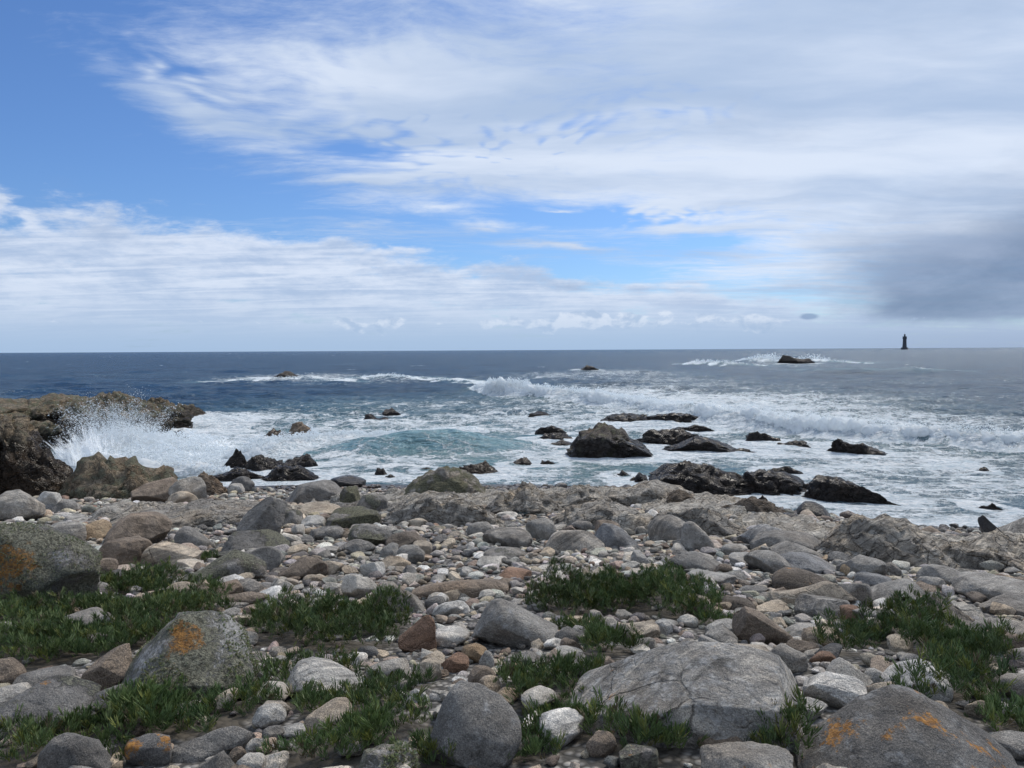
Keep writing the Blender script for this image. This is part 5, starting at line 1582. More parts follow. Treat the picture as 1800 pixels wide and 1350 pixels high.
    ((432, 1297, 466, 1326), 'slab', 'pale', 'white pointed sliver of stone in the samphire, bottom left', None, dict(asp=(1.3, 0.6, 0.8), tilt=30)),
    ((461, 1278, 500, 1306), 'round', 'mid', 'small dark round stone behind the white pointed sliver', None, {}),
    ((492, 1275, 540, 1295), 'egg', 'pale', 'smooth pale long pebble right of the small dark round stone', None, {}),
    ((403, 1314, 436, 1348), 'round', 'brown', 'brown round stone at the bottom left of the pointed sliver', None, {}),
    ((415, 1327, 466, 1375), 'round', 'pale', 'pale rounded stone at the bottom edge, left of centre', None, {}),
    ((350, 1324, 420, 1380), 'angular', 'mid', 'dark angular stone at the bottom edge beside the pale rounded one', None, {}),
    ((468, 1155, 508, 1183), 'round', 'pale', 'grey and white stone right of the shaggy lichen dome', None, {}),
    ((1402, 880, 1458, 911), 'egg', 'dark', 'dark wet smooth boulder standing in the swash on the right', 'the wet dark boulder', dict(wet=2.5, prof=[0.7, 1, 0.95, 0.8, 0.4])),
    ((1372, 902, 1412, 920), 'dome', 'dark', 'flat black stone left below the dark wet smooth boulder', None, dict(wet=2.5)),
    ((875, 1000, 935, 1022), 'angular', 'rust', 'rust stained angular stone right of the long dark slab', None, {}),
    ((1095, 1005, 1165, 1030), 'lichen', 'mid', 'low lichen speckled mound of rock right of centre', None, dict(moss=0.12)),
    ((850, 965, 925, 985), 'lichen', 'mid', 'flat mottled rock below the flat streaked grey boulder', None, dict(moss=0.1)),
    ((560, 985, 605, 1010), 'angular', 'beige', 'beige cracked stone right of the brown loaf boulder', None, {}),
    ((533, 1010, 580, 1028), 'slab', 'beige', 'small cream slab propped below the brown loaf boulder', None, dict(kd=0.5)),
    ((1205, 982, 1262, 1004), 'round', 'grey', 'low grey stone at the front of the wide smooth boulder', None, {}),
]
for box, kind, col, lab, ref, kw in B:
    place_rock('boulder', box, kind, col, lab, ref, cat='boulder', group=GB, **kw)

build_sea()

# small pool left by the tide
bpy.context.view_layer.update()
_ok, _loc, *_r = scene.ray_cast(bpy.context.evaluated_depsgraph_get(), Vector((0, 0, CAM_H)), Vector(ray(914, 902)).normalized())
px_, py_, pz_ = _loc
a = np.linspace(0, 2 * math.pi, 33)[:-1]
pool_r = 0.17 * (1 + 0.2 * np.sin(a * 2 + 1) + 0.1 * np.sin(3 * a))
pv = np.concatenate([[[0, 0, 0]], np.stack([np.cos(a) * pool_r, np.sin(a) * pool_r * 2.2, a * 0], -1)])
pf = np.array([[0, 1 + k, 1 + (k + 1) % 32] for k in range(32)])
mp, tp, bp, _o = new_mat('still_water')
bp.inputs['Base Color'].default_value = (0.02, 0.03, 0.035, 1)
bp.inputs['Roughness'].default_value = 0.04
o = link('tide_pool', mesh_from('tide_pool', pv, pf, mp), loc=(px_, py_, pz_ + 0.02))
tag(o, 'small still pool of sea water left in the bedrock', kind='structure')

# ------------------------------------------------------------------ loose stones and pebbles, settled largest first
PAL = [('grey', 0.24, (0.25, 0.242, 0.228)), ('pale', 0.17, (0.385, 0.365, 0.33)), ('whitish', 0.08, (0.50, 0.49, 0.47)), ('cream', 0.15, (0.38, 0.33, 0.265)),
       ('tan', 0.05, (0.32, 0.265, 0.205)), ('brown', 0.12, (0.185, 0.15, 0.12)), ('pinkish', 0.03, (0.32, 0.275, 0.245)), ('dark grey', 0.11, (0.125, 0.122, 0.118)), ('rusty', 0.012, (0.23, 0.165, 0.125))]
PW = np.array([p[1] for p in PAL]); PW = PW / PW.sum()

PROTO = []
for k, kd_ in enumerate(['round', 'angular', 'dome', 'angular', 'slab', 'slab', 'block', 'angular', 'angular', 'layered', 'block', 'layered', 'angular', 'slab', 'block', 'angular']):
    shp = {}
    for sub in (2, 3, 4, 5):
        V, F = rock_shape(kd_, 400 + k, (1.0, 1.0, 1.0), sub, nz=0.08 if kd_ in ('round', 'egg', 'dome') else 0.07)
        shp[sub] = (V, F)
    PROTO.append((kd_, shp))
WORD = {'round': 'rounded', 'dome': 'domed', 'egg': 'smooth', 'slab': 'flat', 'block': 'blocky', 'angular': 'angular', 'layered': 'layered'}
FLAT = {'round': (0.55, 0.8), 'dome': (0.45, 0.65), 'egg': (0.5, 0.75), 'slab': (0.25, 0.42), 'block': (0.45, 0.7), 'angular': (0.45, 0.8), 'layered': (0.35, 0.55)}


def soil_at(x, y):
    i = int((y - GY0) / GC); j = int((x - GX0) / GC)
    return SOIL[i, j] if 0 <= i < HM.shape[0] and 0 <= j < HM.shape[1] else 0


ST_ = []      # x, y, z, a, b, c, yaw, tiltx, tilty, proto, palette, kept size
rs = np.random.default_rng(77)


def settle(n, wmin, wmax, expo, y0, y1, maxocc, soil_keep, sample=0.45, occ=1, pin=0.0):
    u = rs.random(n)
    W = wmin * (1 - u * (1 - (wmin / wmax) ** expo)) ** (-1 / expo)
    W = np.sort(W)[::-1]
    cnt = 0
    for w in W:
        y = math.sqrt(rs.uniform(y0 ** 2, y1 ** 2))
        x = rs.uniform(-1, 1) * (0.80 * y + 2.2)
        ys = shore_y(x)
        if y > ys - 0.4 or abs(x) > 24:
            continue
        if y > 19 and w < 0.13 and rs.random() < 0.3:
            continue
        s = soil_at(x, y)
        if s > 0.4 and rs.random() > soil_keep:
            continue
        k = int(rs.integers(len(PROTO)))
        kd_ = PROTO[k][0]
        asp = rs.uniform(0.55, 0.95)
        a = w / 2; b_ = a * asp
        f0, f1 = FLAT[kd_]
        c = a * (asp + 1) / 2 * rs.uniform(f0, f1)
        yaw = rs.uniform(0, 6.28)
        i0, i1, j0, j1 = win(x, y, a * 0.62, b_ * 0.62)
        if i1 - i0 < 1 or j1 - j0 < 1:
            continue
        oc = OCC[i0:i1, j0:j1]
        m1 = (oc > 0).mean()
        if m1 > maxocc:
            continue
        if (oc == 2).any() and rs.random() > 0.12:
            continue
        h = HM[i0:i1, j0:j1]
        zb = np.quantile(h, sample)
        g0 = HM0[i0:i1, j0:j1].mean()
        if zb > g0 + 0.45:
            continue
        sx = float(h[-1, :].mean() - h[0, :].mean()) / max(0.05, (i1 - i0) * GC)
        sy = float(h[:, -1].mean() - h[:, 0].mean()) / max(0.05, (j1 - j0) * GC)
        zc = zb + c * rs.uniform(0.45, 0.8)
        if s > 0.4:
            zc += 0.012
        stamp(x, y, zc, a, b_, c, yaw, occ)
        p = int(rs.choice(len(PAL), p=PW))
        ST_.append((x, y, zc, a, b_, c, yaw, math.atan(sx) * 0.7 + rs.normal(0, 0.12), -math.atan(sy) * 0.7 + rs.normal(0, 0.12), k, p, w / math.hypot(x, y)))
        cnt += 1
    return cnt


n_a = settle(2250, 0.18, 0.46, 3.0, 6.5, 25.5, 0.30, 0.03)
n_b = settle(560, 0.13, 0.30, 2.2, 2.6, 7.5, 0.25, 0.2)
n_c = settle(10500, 0.11, 0.26, 2.2, 6.0, 25.5, 0.38, 0.05)
n_d = settle(5000, 0.06, 0.16, 2.0, 2.6, 8.5, 0.40, 0.10)
n_e = settle(16500, 0.075, 0.14, 2.0, 7.0, 22.0, 0.55, 0.04, sample=0.3)
n_f = settle(7000, 0.035, 0.075, 1.6, 2.6, 8.0, 0.6, 0.08, sample=0.3)

# the largest in sight come first; those off to the sides stay with the pebbles
ST_.sort(key=lambda s: -s[-1] if abs(s[0]) < 0.70 * s[1] else 0.0)
BIG, REST = ST_[:292], ST_[292:]


def sizeword(w):
    return 'big' if w > 0.42 else 'medium' if w > 0.27 else 'small' if w > 0.17 else 'little'


PAL = [(a_, b_, tuple(min(0.62, v * 1.12) for v in c_)) for a_, b_, c_ in PAL]
used_labels = set()
proto_mesh = {}
lx = np.array([[a_[0], a_[1], a_[3]] for a_ in LAND])


def relation(x, y, i, far=False):
    dx = x - lx[i, 0]; dy = y - lx[i, 1]
    if abs(dx) > abs(dy) * 0.8:
        return 'right of' if dx > 0 else 'left of'
    return 'behind' if dy > 0 else 'in front of'


for (x, y, z, a, b_, c, yaw, tx, ty, k, p, s) in BIG:
    sub = 5 if s > 0.075 else 4
    key = (k, sub)
    if key not in proto_mesh:
        V, F = PROTO[k][1][sub]
        proto_mesh[key] = mesh_from('stone_shape', V, F, M_STONE)
    o = link('stone', proto_mesh[key], loc=(x, y, z))
    o.scale = (2 * a, 2 * b_, 2 * c)
    o.rotation_euler = (tx, ty, yaw)
    base = np.array(PAL[p][2]) * rs.uniform(0.85, 1.15)
    o.color = (*np.clip(base, 0, 0.7), 1)
    for kk, vv in (('moss', 0.0), ('orange', 0.25 if rs.random() < 0.05 else 0.0), ('white', 0.0), ('vein', float(rs.choice([0.1, 0.3, 0.8]))), ('cracks', 0.0), ('wet', 0.22), ('green', 0.0), ('crag', 0.0), ('patch_r', 0.0)):
        o[kk] = vv
    o['patch'] = [0.0, 0.0, -100.0]
    dd = np.hypot(lx[:, 0] - x, lx[:, 1] - y) - lx[:, 2] * 0.5
    od = np.argsort(dd)
    head = '%s %s %s stone' % (sizeword(2 * a), PAL[p][0], WORD[PROTO[k][0]])
    lab = None
    for mode in range(6):
        if mode == 0:
            cand = '%s just %s %s' % (head, relation(x, y, od[0]), LAND[od[0]][2])
        elif mode == 1:
            cand = '%s between %s and %s' % (head, LAND[od[0]][2], LAND[od[1]][2])
        elif mode == 2:
            cand = '%s %s %s' % (head, relation(x, y, od[1]), LAND[od[1]][2])
        elif mode == 3:
            cand = '%s farther %s %s' % (head, relation(x, y, od[0]), LAND[od[0]][2])
        elif mode == 4:
            cand = '%s between %s and %s' % (head, LAND[od[0]][2], LAND[od[2]][2])
        else:
            cand = '%s between %s and %s' % (head, LAND[od[1]][2], LAND[od[2]][2])
        if cand not in used_labels and len(cand.split()) <= 16:
            lab = cand
            break
    if lab is None:
        lab = '%s %s, %s one' % (head, 'near ' + LAND[od[0]][2], 'darker' if base.mean() < PAL[p][2][0] else 'paler')
    used_labels.add(lab)
    tag(o, lab, 'stone', 'loose stones strewn over the beach')


def heap(name, items, label, subf):
    """many stones joined into one mesh, each with its own tint"""
    Vs, Fs, Cs, off = [], [], [], 0
    byk = {}
    for it in items:
        byk.setdefault((it[9], subf(it)), []).append(it)
    for (k, sub), lst in byk.items():
        V, F = PROTO[k][1][sub]
        A = np.array([l[:9] for l in lst]); P = np.array([l[10] for l in lst])
        n = len(lst)
        R = np.stack([rotm(l[7], l[8], l[6]) for l in lst])
        S = A[:, 3:6] * 2
        W = np.einsum('nij,nvj->nvi', R, V[None] * S[:, None, :]) + A[:, None, 0:3]
        base = np.array([PAL[i][2] for i in P]) * rs.uniform(0.75, 1.2, (n, 1)) * rs.normal(1, 0.03, (n, 3))
        Vs.append(W.reshape(-1, 3)); Cs.append(np.repeat(base, len(V), 0))
        Fs.append((F[None] + (np.arange(n) * len(V))[:, None, None]).reshape(-1, 3) + off)
        off += n * len(V)
    me = mesh_from(name, np.concatenate(Vs), np.concatenate(Fs), M_PEBBLE, cattr=np.clip(np.concatenate(Cs), 0.02, 0.7))
    o = link(name, me)
    tag(o, label, 'pebbles', kind='stuff')
    return o


heap('pebbles', REST, 'cobbles and pebbles of grey, cream and brown covering the whole beach', lambda it: 3 if it[11] > 0.0155 else 2)
print('stones', n_a, n_b, n_c, n_d, n_e, n_f, 'pebbles tris', len(bpy.data.objects['pebbles'].data.polygons))

# ------------------------------------------------------------------ samphire: sprigs of short fleshy leaves
def make_sprig(seed, nleaf, height):
    r = np.random.default_rng(seed)
    Vs, Fs, Ts, Cs, off = [], [], [], [], 0
    for i in range(nleaf):
        t = (i + 0.5) / nleaf
        az = r.uniform(0, 6.28)
        z0 = height * (0.15 + 0.62 * t)
        L = r.uniform(0.024, 0.044) * (1.0 - 0.15 * t)
        wd = r.uniform(0.0018, 0.0028)
        lean = r.uniform(0.3, 1.15) * (1.15 - 0.75 * t)
        d0 = np.array([math.cos(az) * math.sin(lean), math.sin(az) * math.sin(lean), math.cos(lean)])
        d1 = d0 * 0.75 + np.array([0, 0, 0.55]); d1 /= np.linalg.norm(d1)
        p0 = np.array([math.cos(az) * 0.004, math.sin(az) * 0.004, z0])
        p1 = p0 + d0 * L * 0.5
        p2 = p1 + d1 * L * 0.5
        sx = np.cross(d0, [0.3, 0.2, 1.0]); sx /= np.linalg.norm(sx) + 1e-6
        sy = np.cross(d0, sx)
        ring = []
        for (pp, ww) in ((p0, wd * 0.6), (p1, wd)):
            for q in range(3):
                a_ = q * 2.094
                ring.append(pp + (sx * math.cos(a_) + sy * math.sin(a_)) * ww)
        ring.append(p2)
        Vs += ring
        for q in range(3):
            q2 = (q + 1) % 3
            Fs.append([off + q, off + q2, off + 3 + q2]); Fs.append([off + q, off + 3 + q2, off + 3 + q])
            Fs.append([off + 3 + q, off + 3 + q2, off + 6])
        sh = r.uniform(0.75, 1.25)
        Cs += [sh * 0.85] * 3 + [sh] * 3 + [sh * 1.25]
        off += 7
    return np.array(Vs), np.array(Fs), np.array(Cs)


SPR = [make_sprig(900 + i, 13, 0.048 + 0.008 * (i % 4)) for i in range(10)]
rg2 = np.random.default_rng(314)


def grow(label, es, dens, lift_max, k):
    pos = []
    for (x, y, rx, ry) in es:
        n = int(math.pi * rx * ry * dens * 1.3)
        for _ in range(n):
            a_ = rg2.uniform(0, 6.283); q = math.sqrt(rg2.random()) * 1.25
            X = x + math.cos(a_) * q * rx; Y = y + math.sin(a_) * q * ry
            if Y < 1.6 or Y > 29:
                continue
            j = int((X - GX0) / GC); i = int((Y - GY0) / GC)
            if not (0 <= i < HM.shape[0] and 0 <= j < HM.shape[1]):
                continue
            if SOIL[i, j] < 0.25 + 0.4 * rg2.random():
                continue
            over = HM[i, j] - HM0[i, j]
            if OCC[i, j] and over > 0.055:
                continue
            # gaps between tussocks
            pos.append((X, Y, HM0[i, j], SOIL[i, j]))
    if not pos:
        return 0
    pos = np.array(pos)
    cl = pn(xyz(pos[:, 0] * 2.6, pos[:, 1] * 2.6, k * 3.3)) + 0.5 * pn(xyz(pos[:, 0] * 7, pos[:, 1] * 7, 2.2))
    keep = cl > -0.62 + 0.25 * rg2.random(len(pos))
    pos = pos[keep]; cl = cl[keep]
    mound = lift_max * np.clip(pos[:, 3] * 1.1, 0, 1) * np.clip(0.62 + cl * 1.1, 0.1, 1.3)
    hgt = mound * np.power(rg2.random(len(pos)), 0.45)
    Vs, Fs, Cs, off = [], [], [], 0
    ids = rg2.integers(0, len(SPR), len(pos))
    for s in range(len(SPR)):
        m = ids == s
        n = int(m.sum())
        if not n:
            continue
        V, F, C = SPR[s]
        P = pos[m]
        yaw = rg2.uniform(0, 6.28, n); sc = rg2.uniform(0.6, 1.3, n) * (0.6 + 0.5 * np.clip(P[:, 3] * 1.1, 0, 1))
        c, s_ = np.cos(yaw) * sc, np.sin(yaw) * sc
        lean = rg2.normal(0, 0.38, (n, 2))
        X = V[None, :, 0] * c[:, None] - V[None, :, 1] * s_[:, None] + V[None, :, 2] * lean[:, 0:1]
        Y = V[None, :, 0] * s_[:, None] + V[None, :, 1] * c[:, None] + V[None, :, 2] * lean[:, 1:2]
        Z = V[None, :, 2] * sc[:, None]
        W = np.stack([X + P[:, 0:1], Y + P[:, 1:2], Z + (P[:, 2] + hgt[m] - 0.012)[:, None]], -1)
        hue = rg2.uniform(0, 1, n)[:, None] * 0.65 + np.clip(cl[m] + 0.5, 0, 1)[:, None] * 0.35
        g0 = np.array([0.062, 0.112, 0.045]); g1 = np.array([0.165, 0.215, 0.075])
        yel = (rg2.random(n) < 0.12)[:, None, None] * np.array([0.06, 0.03, -0.01])
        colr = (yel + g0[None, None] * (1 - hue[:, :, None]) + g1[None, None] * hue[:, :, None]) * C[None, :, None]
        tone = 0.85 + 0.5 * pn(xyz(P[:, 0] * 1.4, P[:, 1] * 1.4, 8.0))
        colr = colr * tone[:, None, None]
        dead = rg2.random(n) < 0.035
        colr[dead] = np.array([0.16, 0.13, 0.08]) * C[None, :, None]
        Vs.append(W.reshape(-1, 3)); Cs.append(colr.reshape(-1, 3))
        Fs.append((F[None] + (np.arange(n) * len(V))[:, None, None]).reshape(-1, 3) + off)
        off += n * len(V)
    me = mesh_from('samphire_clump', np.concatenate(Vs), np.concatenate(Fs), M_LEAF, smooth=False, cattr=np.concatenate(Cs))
    o = link('samphire_clump', me)
    tag(o, label, 'samphire', 'clumps of samphire between the stones', kind='stuff')
    return len(pos)


tot = 0
LIFT = {8: 0.36, 12: 0.34, 4: 0.27, 9: 0.2, 1: 0.2, 0: 0.19, 2: 0.17, 7: 0.15, 11: 0.16, 10: 0.13}
for k, (lab, es) in enumerate(PE):
    tot += grow(lab, es, 1250 if k not in (5,) else 950, LIFT.get(k, 0.10), k)
print('sprigs', tot)


# ------------------------------------------------------------------ lighthouse standing out at sea
def lathe(prof, n=24):
    a = np.linspace(0, 2 * math.pi, n, endpoint=False)
    V = []
    for (r, z) in prof:
        V += [(math.cos(t) * r, math.sin(t) * r, z) for t in a]
    F = []
    for i in range(len(prof) - 1):
        for j in range(n):
            F.append([i * n + j, i * n + (j + 1) % n, (i + 1) * n + (j + 1) % n, (i + 1) * n + j])
    return np.array(V, float), np.array(F)


def box(cx, cy, cz, sx, sy, sz):
    V = np.array([(cx + i * sx / 2, cy + j * sy / 2, cz + k * sz / 2) for i in (-1, 1) for j in (-1, 1) for k in (-1, 1)], float)
    F = np.array([(0, 1, 3, 2), (4, 6, 7, 5), (0, 4, 5, 1), (2, 3, 7, 6), (0, 2, 6, 4), (1, 5, 7, 3)])
    return V, F


M_LH = plain('granite_masonry', (0.06, 0.066, 0.08), 0.9)
M_LHD = plain('dark_metal', (0.025, 0.028, 0.035), 0.6)
M_GL = plain('lantern_glass', (0.05, 0.06, 0.075), 0.15)
d = ray(1590, 611)
LD = 2250.0
lx_, ly_ = d[0] / d[1] * LD, LD
lh = bpy.data.objects.new('lighthouse', None)
scene.collection.objects.link(lh)
lh.location = (lx_, ly_, 0)
S = 1.0 / FPX * LD      # metres per frame pixel there: 1.73
tag(lh, 'tall grey stone lighthouse far out at sea on the right horizon', 'lighthouse')


def lpart(name, VF, mat, parent=lh, smooth=False):
    return link(name, mesh_from(name, VF[0], VF[1], mat, smooth=smooth), parent)


lpart('foundation', lathe([(9.8, -3), (9.8, 3.0), (9.6, 6.0), (9.3, 6.4), (0.01, 6.4)], 28), M_LH)
lpart('tower', lathe([(6.3, 6.3), (5.7, 12), (5.2, 22), (4.9, 30.5), (5.0, 31.0), (5.6, 32.0), (6.2, 33.2), (6.2, 33.8), (0.01, 33.8)], 28), M_LH, smooth=False)
lpart('guard_room', lathe([(5.7, 33.7), (5.7, 38.2), (6.3, 38.6), (6.3, 39.3), (0.01, 39.3)], 28), M_LH)
V1, F1 = lathe([(5.9, 40.2), (6.05, 40.2), (6.05, 40.35), (5.9, 40.35), (5.9, 40.2)], 28)
lpart('gallery_rail', (V1, F1), M_LHD)
for k in range(14):
    a_ = k * 2 * math.pi / 14
    lpart('rail_post', box(math.cos(a_) * 5.97, math.sin(a_) * 5.97, 39.75, 0.12, 0.12, 0.9), M_LHD)
lpart('lantern_base', lathe([(2.7, 39.2), (2.7, 41.5), (2.9, 41.7), (0.01, 41.7)], 16), M_LH)
lpart('lantern', lathe([(2.3, 41.6), (2.3, 44.6), (0.01, 44.6)], 12), M_GL)
lpart('lantern_roof', lathe([(2.7, 44.5), (2.6, 45.0), (1.9, 46.1), (0.7, 46.9), (0.35, 47.4), (0.01, 47.6)], 16), M_LHD, smooth=True)
lpart('lightning_rod', lathe([(0.18, 47.4), (0.10, 50.8), (0.01, 50.9)], 6), M_LHD)
vx, vy = -lx_, -ly_
va = math.atan2(vy, vx)
for zz in (11, 17, 23, 29, 36):
    for da in (-0.55, 0.0, 0.55):
        r_ = {11: 5.82, 17: 5.47, 23: 5.18, 29: 4.96, 36: 5.72}[zz]
        V1, F1 = box(0, 0, 0, 0.35, 1.0, 1.8)
        Rz = rotm(0, 0, va + da)
        V1 = V1 @ Rz.T + np.array([math.cos(va + da) * r_, math.sin(va + da) * r_, zz])
        lpart('window', (V1, F1), M_LHD)
V1, F1 = box(0, 0, 0, 0.4, 1.6, 3.0)
V1 = V1 @ rotm(0, 0, va + 0.2).T + np.array([math.cos(va + .2) * 6.2, math.sin(va + .2) * 6.2, 8.0])
lpart('door', (V1, F1), M_LHD)
# the reef it stands on
V, F = rock_shape('jag', 5, (30, 18, 5.5), 5)
o = link('reef_rock', mesh_from('reef_rock', V + np.array([0, 0, 0.0]), F, M_STONE), loc=(lx_ + 1, ly_ + 1, -1.4))
props(o, 'wet', wet=10)
tag(o, 'low dark reef under the far lighthouse', 'rock')


# ------------------------------------------------------------------ spray and whitewater: drops and shreds of foam in the air
OCT_V = np.array([(1, 0, 0), (-1, 0, 0), (0, 1, 0), (0, -1, 0), (0, 0, 1), (0, 0, -1)], float)
OCT_F = np.array([(0, 2, 4), (2, 1, 4), (1, 3, 4), (3, 0, 4), (2, 0, 5), (1, 2, 5), (3, 1, 5), (0, 3, 5)])
TET_V = np.array([(1, 1, 1), (-1, -1, 1), (-1, 1, -1), (1, -1, -1)], float) * 0.8
TET_F = np.array([(0, 1, 2), (0, 3, 1), (0, 2, 3), (1, 3, 2)])
rp = np.random.default_rng(99)


def drops(name, P, size, label, shape='tet', D=None):
    n = len(P)
    BV, BF = (TET_V, TET_F) if shape == 'tet' else (OCT_V, OCT_F)
    ang = rp.uniform(0, 6.28, n)
    c, s = np.cos(ang), np.sin(ang)
    st = rp.uniform(0.6, 1.5, (n, 3))
    Q = BV[None] * (size[:, None, None] * st[:, None, :])
    X = Q[:, :, 0] * c[:, None] - Q[:, :, 2] * s[:, None]
    Z = Q[:, :, 0] * s[:, None] + Q[:, :, 2] * c[:, None]
    if D is None:
        V = np.stack([X, Q[:, :, 1], Z], -1) + P[:, None, :]
    else:
        V = np.stack([X, Q[:, :, 1], Z], -1) * 0.8 + P[:, None, :] + D[:, None, :] * (BV[None, :, 2:3] * size[:, None, None])
    F = (BF[None] + (np.arange(n) * len(BV))[:, None, None]).reshape(-1, 3)
    me = mesh_from(name, V.reshape(-1, 3), F, M_FOAM, smooth=False)
    o = link(name, me)
    tag(o, label, 'spray', kind='stuff')
    return o


def crest_spray(pts, n, hs, back, size, label, dens=None):
    P = np.array(pts)
    seg = np.hypot(np.diff(P[:, 0]), np.diff(P[:, 1]))
    wgt = seg * (P[:-1, 2] + P[1:, 2])
    pr = wgt / wgt.sum()
    k = rp.choice(len(seg), n, p=pr)
    t = rp.random(n)
    c = P[k] + (P[k + 1] - P[k]) * t[:, None]
    dirv = (P[k + 1] - P[k])[:, :2] / seg[k][:, None]
    nx, ny = -dirv[:, 1], dirv[:, 0]
    s = rp.normal(0.25, 0.5, n) * back
    big = fbm(xyz(c[:, 0], c[:, 1]) * 0.28 + 4, 2)
    clump = 0.6 + 0.9 * fbm(xyz(c[:, 0] + nx * s, c[:, 1] + ny * s) * 1.1 + 7, 4, 0.6)
    top = c[:, 2] * (0.55 + 0.75 * hs * np.clip(clump, 0, 2)) * np.exp(-(s / back) ** 2 * 0.6)
    s = s - 0.8 * big
    z = top * (1.12 - np.power(rp.random(n), 1.2) * 0.9)
    Q = np.stack([c[:, 0] + nx * s, c[:, 1] + ny * s, z], -1)
    R = np.hypot(Q[:, 0], Q[:, 1])
    sz = 0.35 * size * R / 740 * np.power(rp.random(n), 2.0) + R / 740 * 0.16
    return drops('sea_spray', Q, sz, label)


def foam_body(pts, front, back, step, label, hk=1.0, amp=0.30):
    P = np.array(pts)
    seg = np.hypot(np.diff(P[:, 0]), np.diff(P[:, 1]))
    L = np.concatenate([[0], np.cumsum(seg)])
    # finer where nearer
    ss_, out_ = 0.0, []
    while ss_ < L[-1]:
        out_.append(ss_)
        xx = np.interp(ss_, L, P[:, 0]); yy = np.interp(ss_, L, P[:, 1])
        ss_ += step * math.hypot(xx, yy) / 740
    t_ = np.array(out_)
    cx = np.interp(t_, L, P[:, 0]); cy = np.interp(t_, L, P[:, 1]); h = np.interp(t_, L, P[:, 2]) * hk
    tx = np.gradient(cx); ty = np.gradient(cy); tl = np.hypot(tx, ty); tx /= tl; ty /= tl
    nx, ny = -ty, tx
    m = 40
    a_ = np.linspace(0, math.pi, m)
    big = fbm(xyz(cx, cy) * 0.28 + 4, 2)
    hv = h * (0.80 + 0.55 * fbm(xyz(t_ * 0.22, t_ * 0 + 3), 4, 0.6))
    wid = 0.7 + 0.5 * fbm(xyz(t_ * 0.35, t_ * 0 + 9), 3)
    S_ = np.where(np.cos(a_) > 0, front, back)[None, :] * (-np.cos(a_))[None, :] * wid[:, None] - 0.8 * big[:, None] + 0.1
    # curl: the upper front leans toward the beach
    Zs = np.sin(a_)[None, :] ** 0.85 * hv[:, None]
    S_ = S_ - 0.25 * Zs * (np.sin(a_)[None, :])
    X = cx[:, None] + nx[:, None] * S_; Y = cy[:, None] + ny[:, None] * S_; Z = Zs
    p = np.stack([X, Y, Z], -1).reshape(-1, 3)
    nr = np.stack([nx[:, None] * (-np.cos(a_))[None, :], ny[:, None] * (-np.cos(a_))[None, :], np.broadcast_to(np.sin(a_)[None, :], X.shape)], -1).reshape(-1, 3)
    d_ = 0
    am = 1.0; fq = 0.85
    for o_ in range(5):
        d_ = d_ + am * (np.abs(pn(p * fq + o_ * 7.7)) * 2 - 0.35)
        am *= 0.58; fq *= 2.05
    hh_ = np.repeat(hv, m)
    p = p + nr * (d_ * amp * hh_)[:, None]
    p[:, 2] -= 0.12
    tear = np.repeat(sstep(fbm(xyz(t_ * 0.5, t_ * 0 + 1), 3), -0.75, -0.2), m)
    p[:, 2] = p[:, 2] * tear - 0.3 * (1 - tear)
    me = mesh_from('whitewater', p, grid_faces(len(t_), m), M_FOAM)
    o = link('whitewater', me)
    tag(o, label, 'whitewater', kind='stuff')


foam_body(BREAK_MAIN, 1.15, 1.9, 0.9, 'tumbling white water of the long main breaker')
foam_body(BREAK_INNER, 0.6, 1.0, 1.0, 'tumbling white water of the breaker at the dark rock cluster', hk=0.9)
crest_spray(BREAK_MAIN, 60000, 0.7, 0.9, 1.0, 'white spray and broken foam thrown up along the long main breaker')
crest_spray(BREAK_INNER, 22000, 1.0, 0.5, 1.0, 'foam shreds flying over the breaker at the dark rock cluster')
crest_spray(BREAK_FAR + [], 3000, 1.0, 0.8, 0.5, 'small spray on the far line of foam beside the lone black rock')
crest_spray(BREAK_ROCK, 3500, 1.6, 1.5, 0.6, 'white splash around the craggy black rock near the horizon')
crest_spray(BREAK_R2, 2000, 1.0, 1.5, 0.6, 'small white crest left of the craggy black rock near the horizon')

# curtain of spray bursting against the sea cliff: jets thrown from the gully
b0 = hit(245, 812, z=0.0)
n = 110000
th = rp.normal(0, 1, n)
cen = hit(178, 806, z=0.0)
jets = rp.integers(0, 60, n)
jd = np.random.default_rng(3)
jaz = jd.uniform(-0.95, 0.75, 60); jup = jd.uniform(0.25, 1.0, 60); jx = jd.uniform(-0.8, 2.2, 60); jy = jd.uniform(-1.5, 3.5, 60)
tt = np.power(rp.random(n), 0.8)
sp = jup[jets] * 1.0
X = cen[0] + jx[jets] + np.sin(jaz[jets]) * tt * 2.3 + rp.normal(0, 0.10, n) * (0.5 + 2.2 * tt)
Y = cen[1] + jy[jets] + rp.normal(0, 0.15, n) * (0.5 + 2 * tt)
Hm = 2.75 * jup[jets] * np.exp(-((jx[jets] + 0.1) / 2.0) ** 2)
Z = Hm * (1 - (1 - tt) ** 2) * (1 + 0.1 * rp.normal(0, 1, n)) + rp.normal(0, 0.08, n)
keep = (Z > -0.1) & (rp.random(n) < 1.05 - 0.72 * tt)
Q = np.stack([X, Y, Z], -1)[keep]
Dv = np.stack([np.sin(jaz[jets]) * 2.3, X * 0, 2 * Hm * (1 - tt) - 0.9], -1)[keep] * 1.3
sz = 0.0045 + 0.013 * np.power(rp.random(len(Q)), 4)
drops('sea_spray', Q, sz, 'tall burst of white spray thrown up against the dark sea cliff', D=Dv)
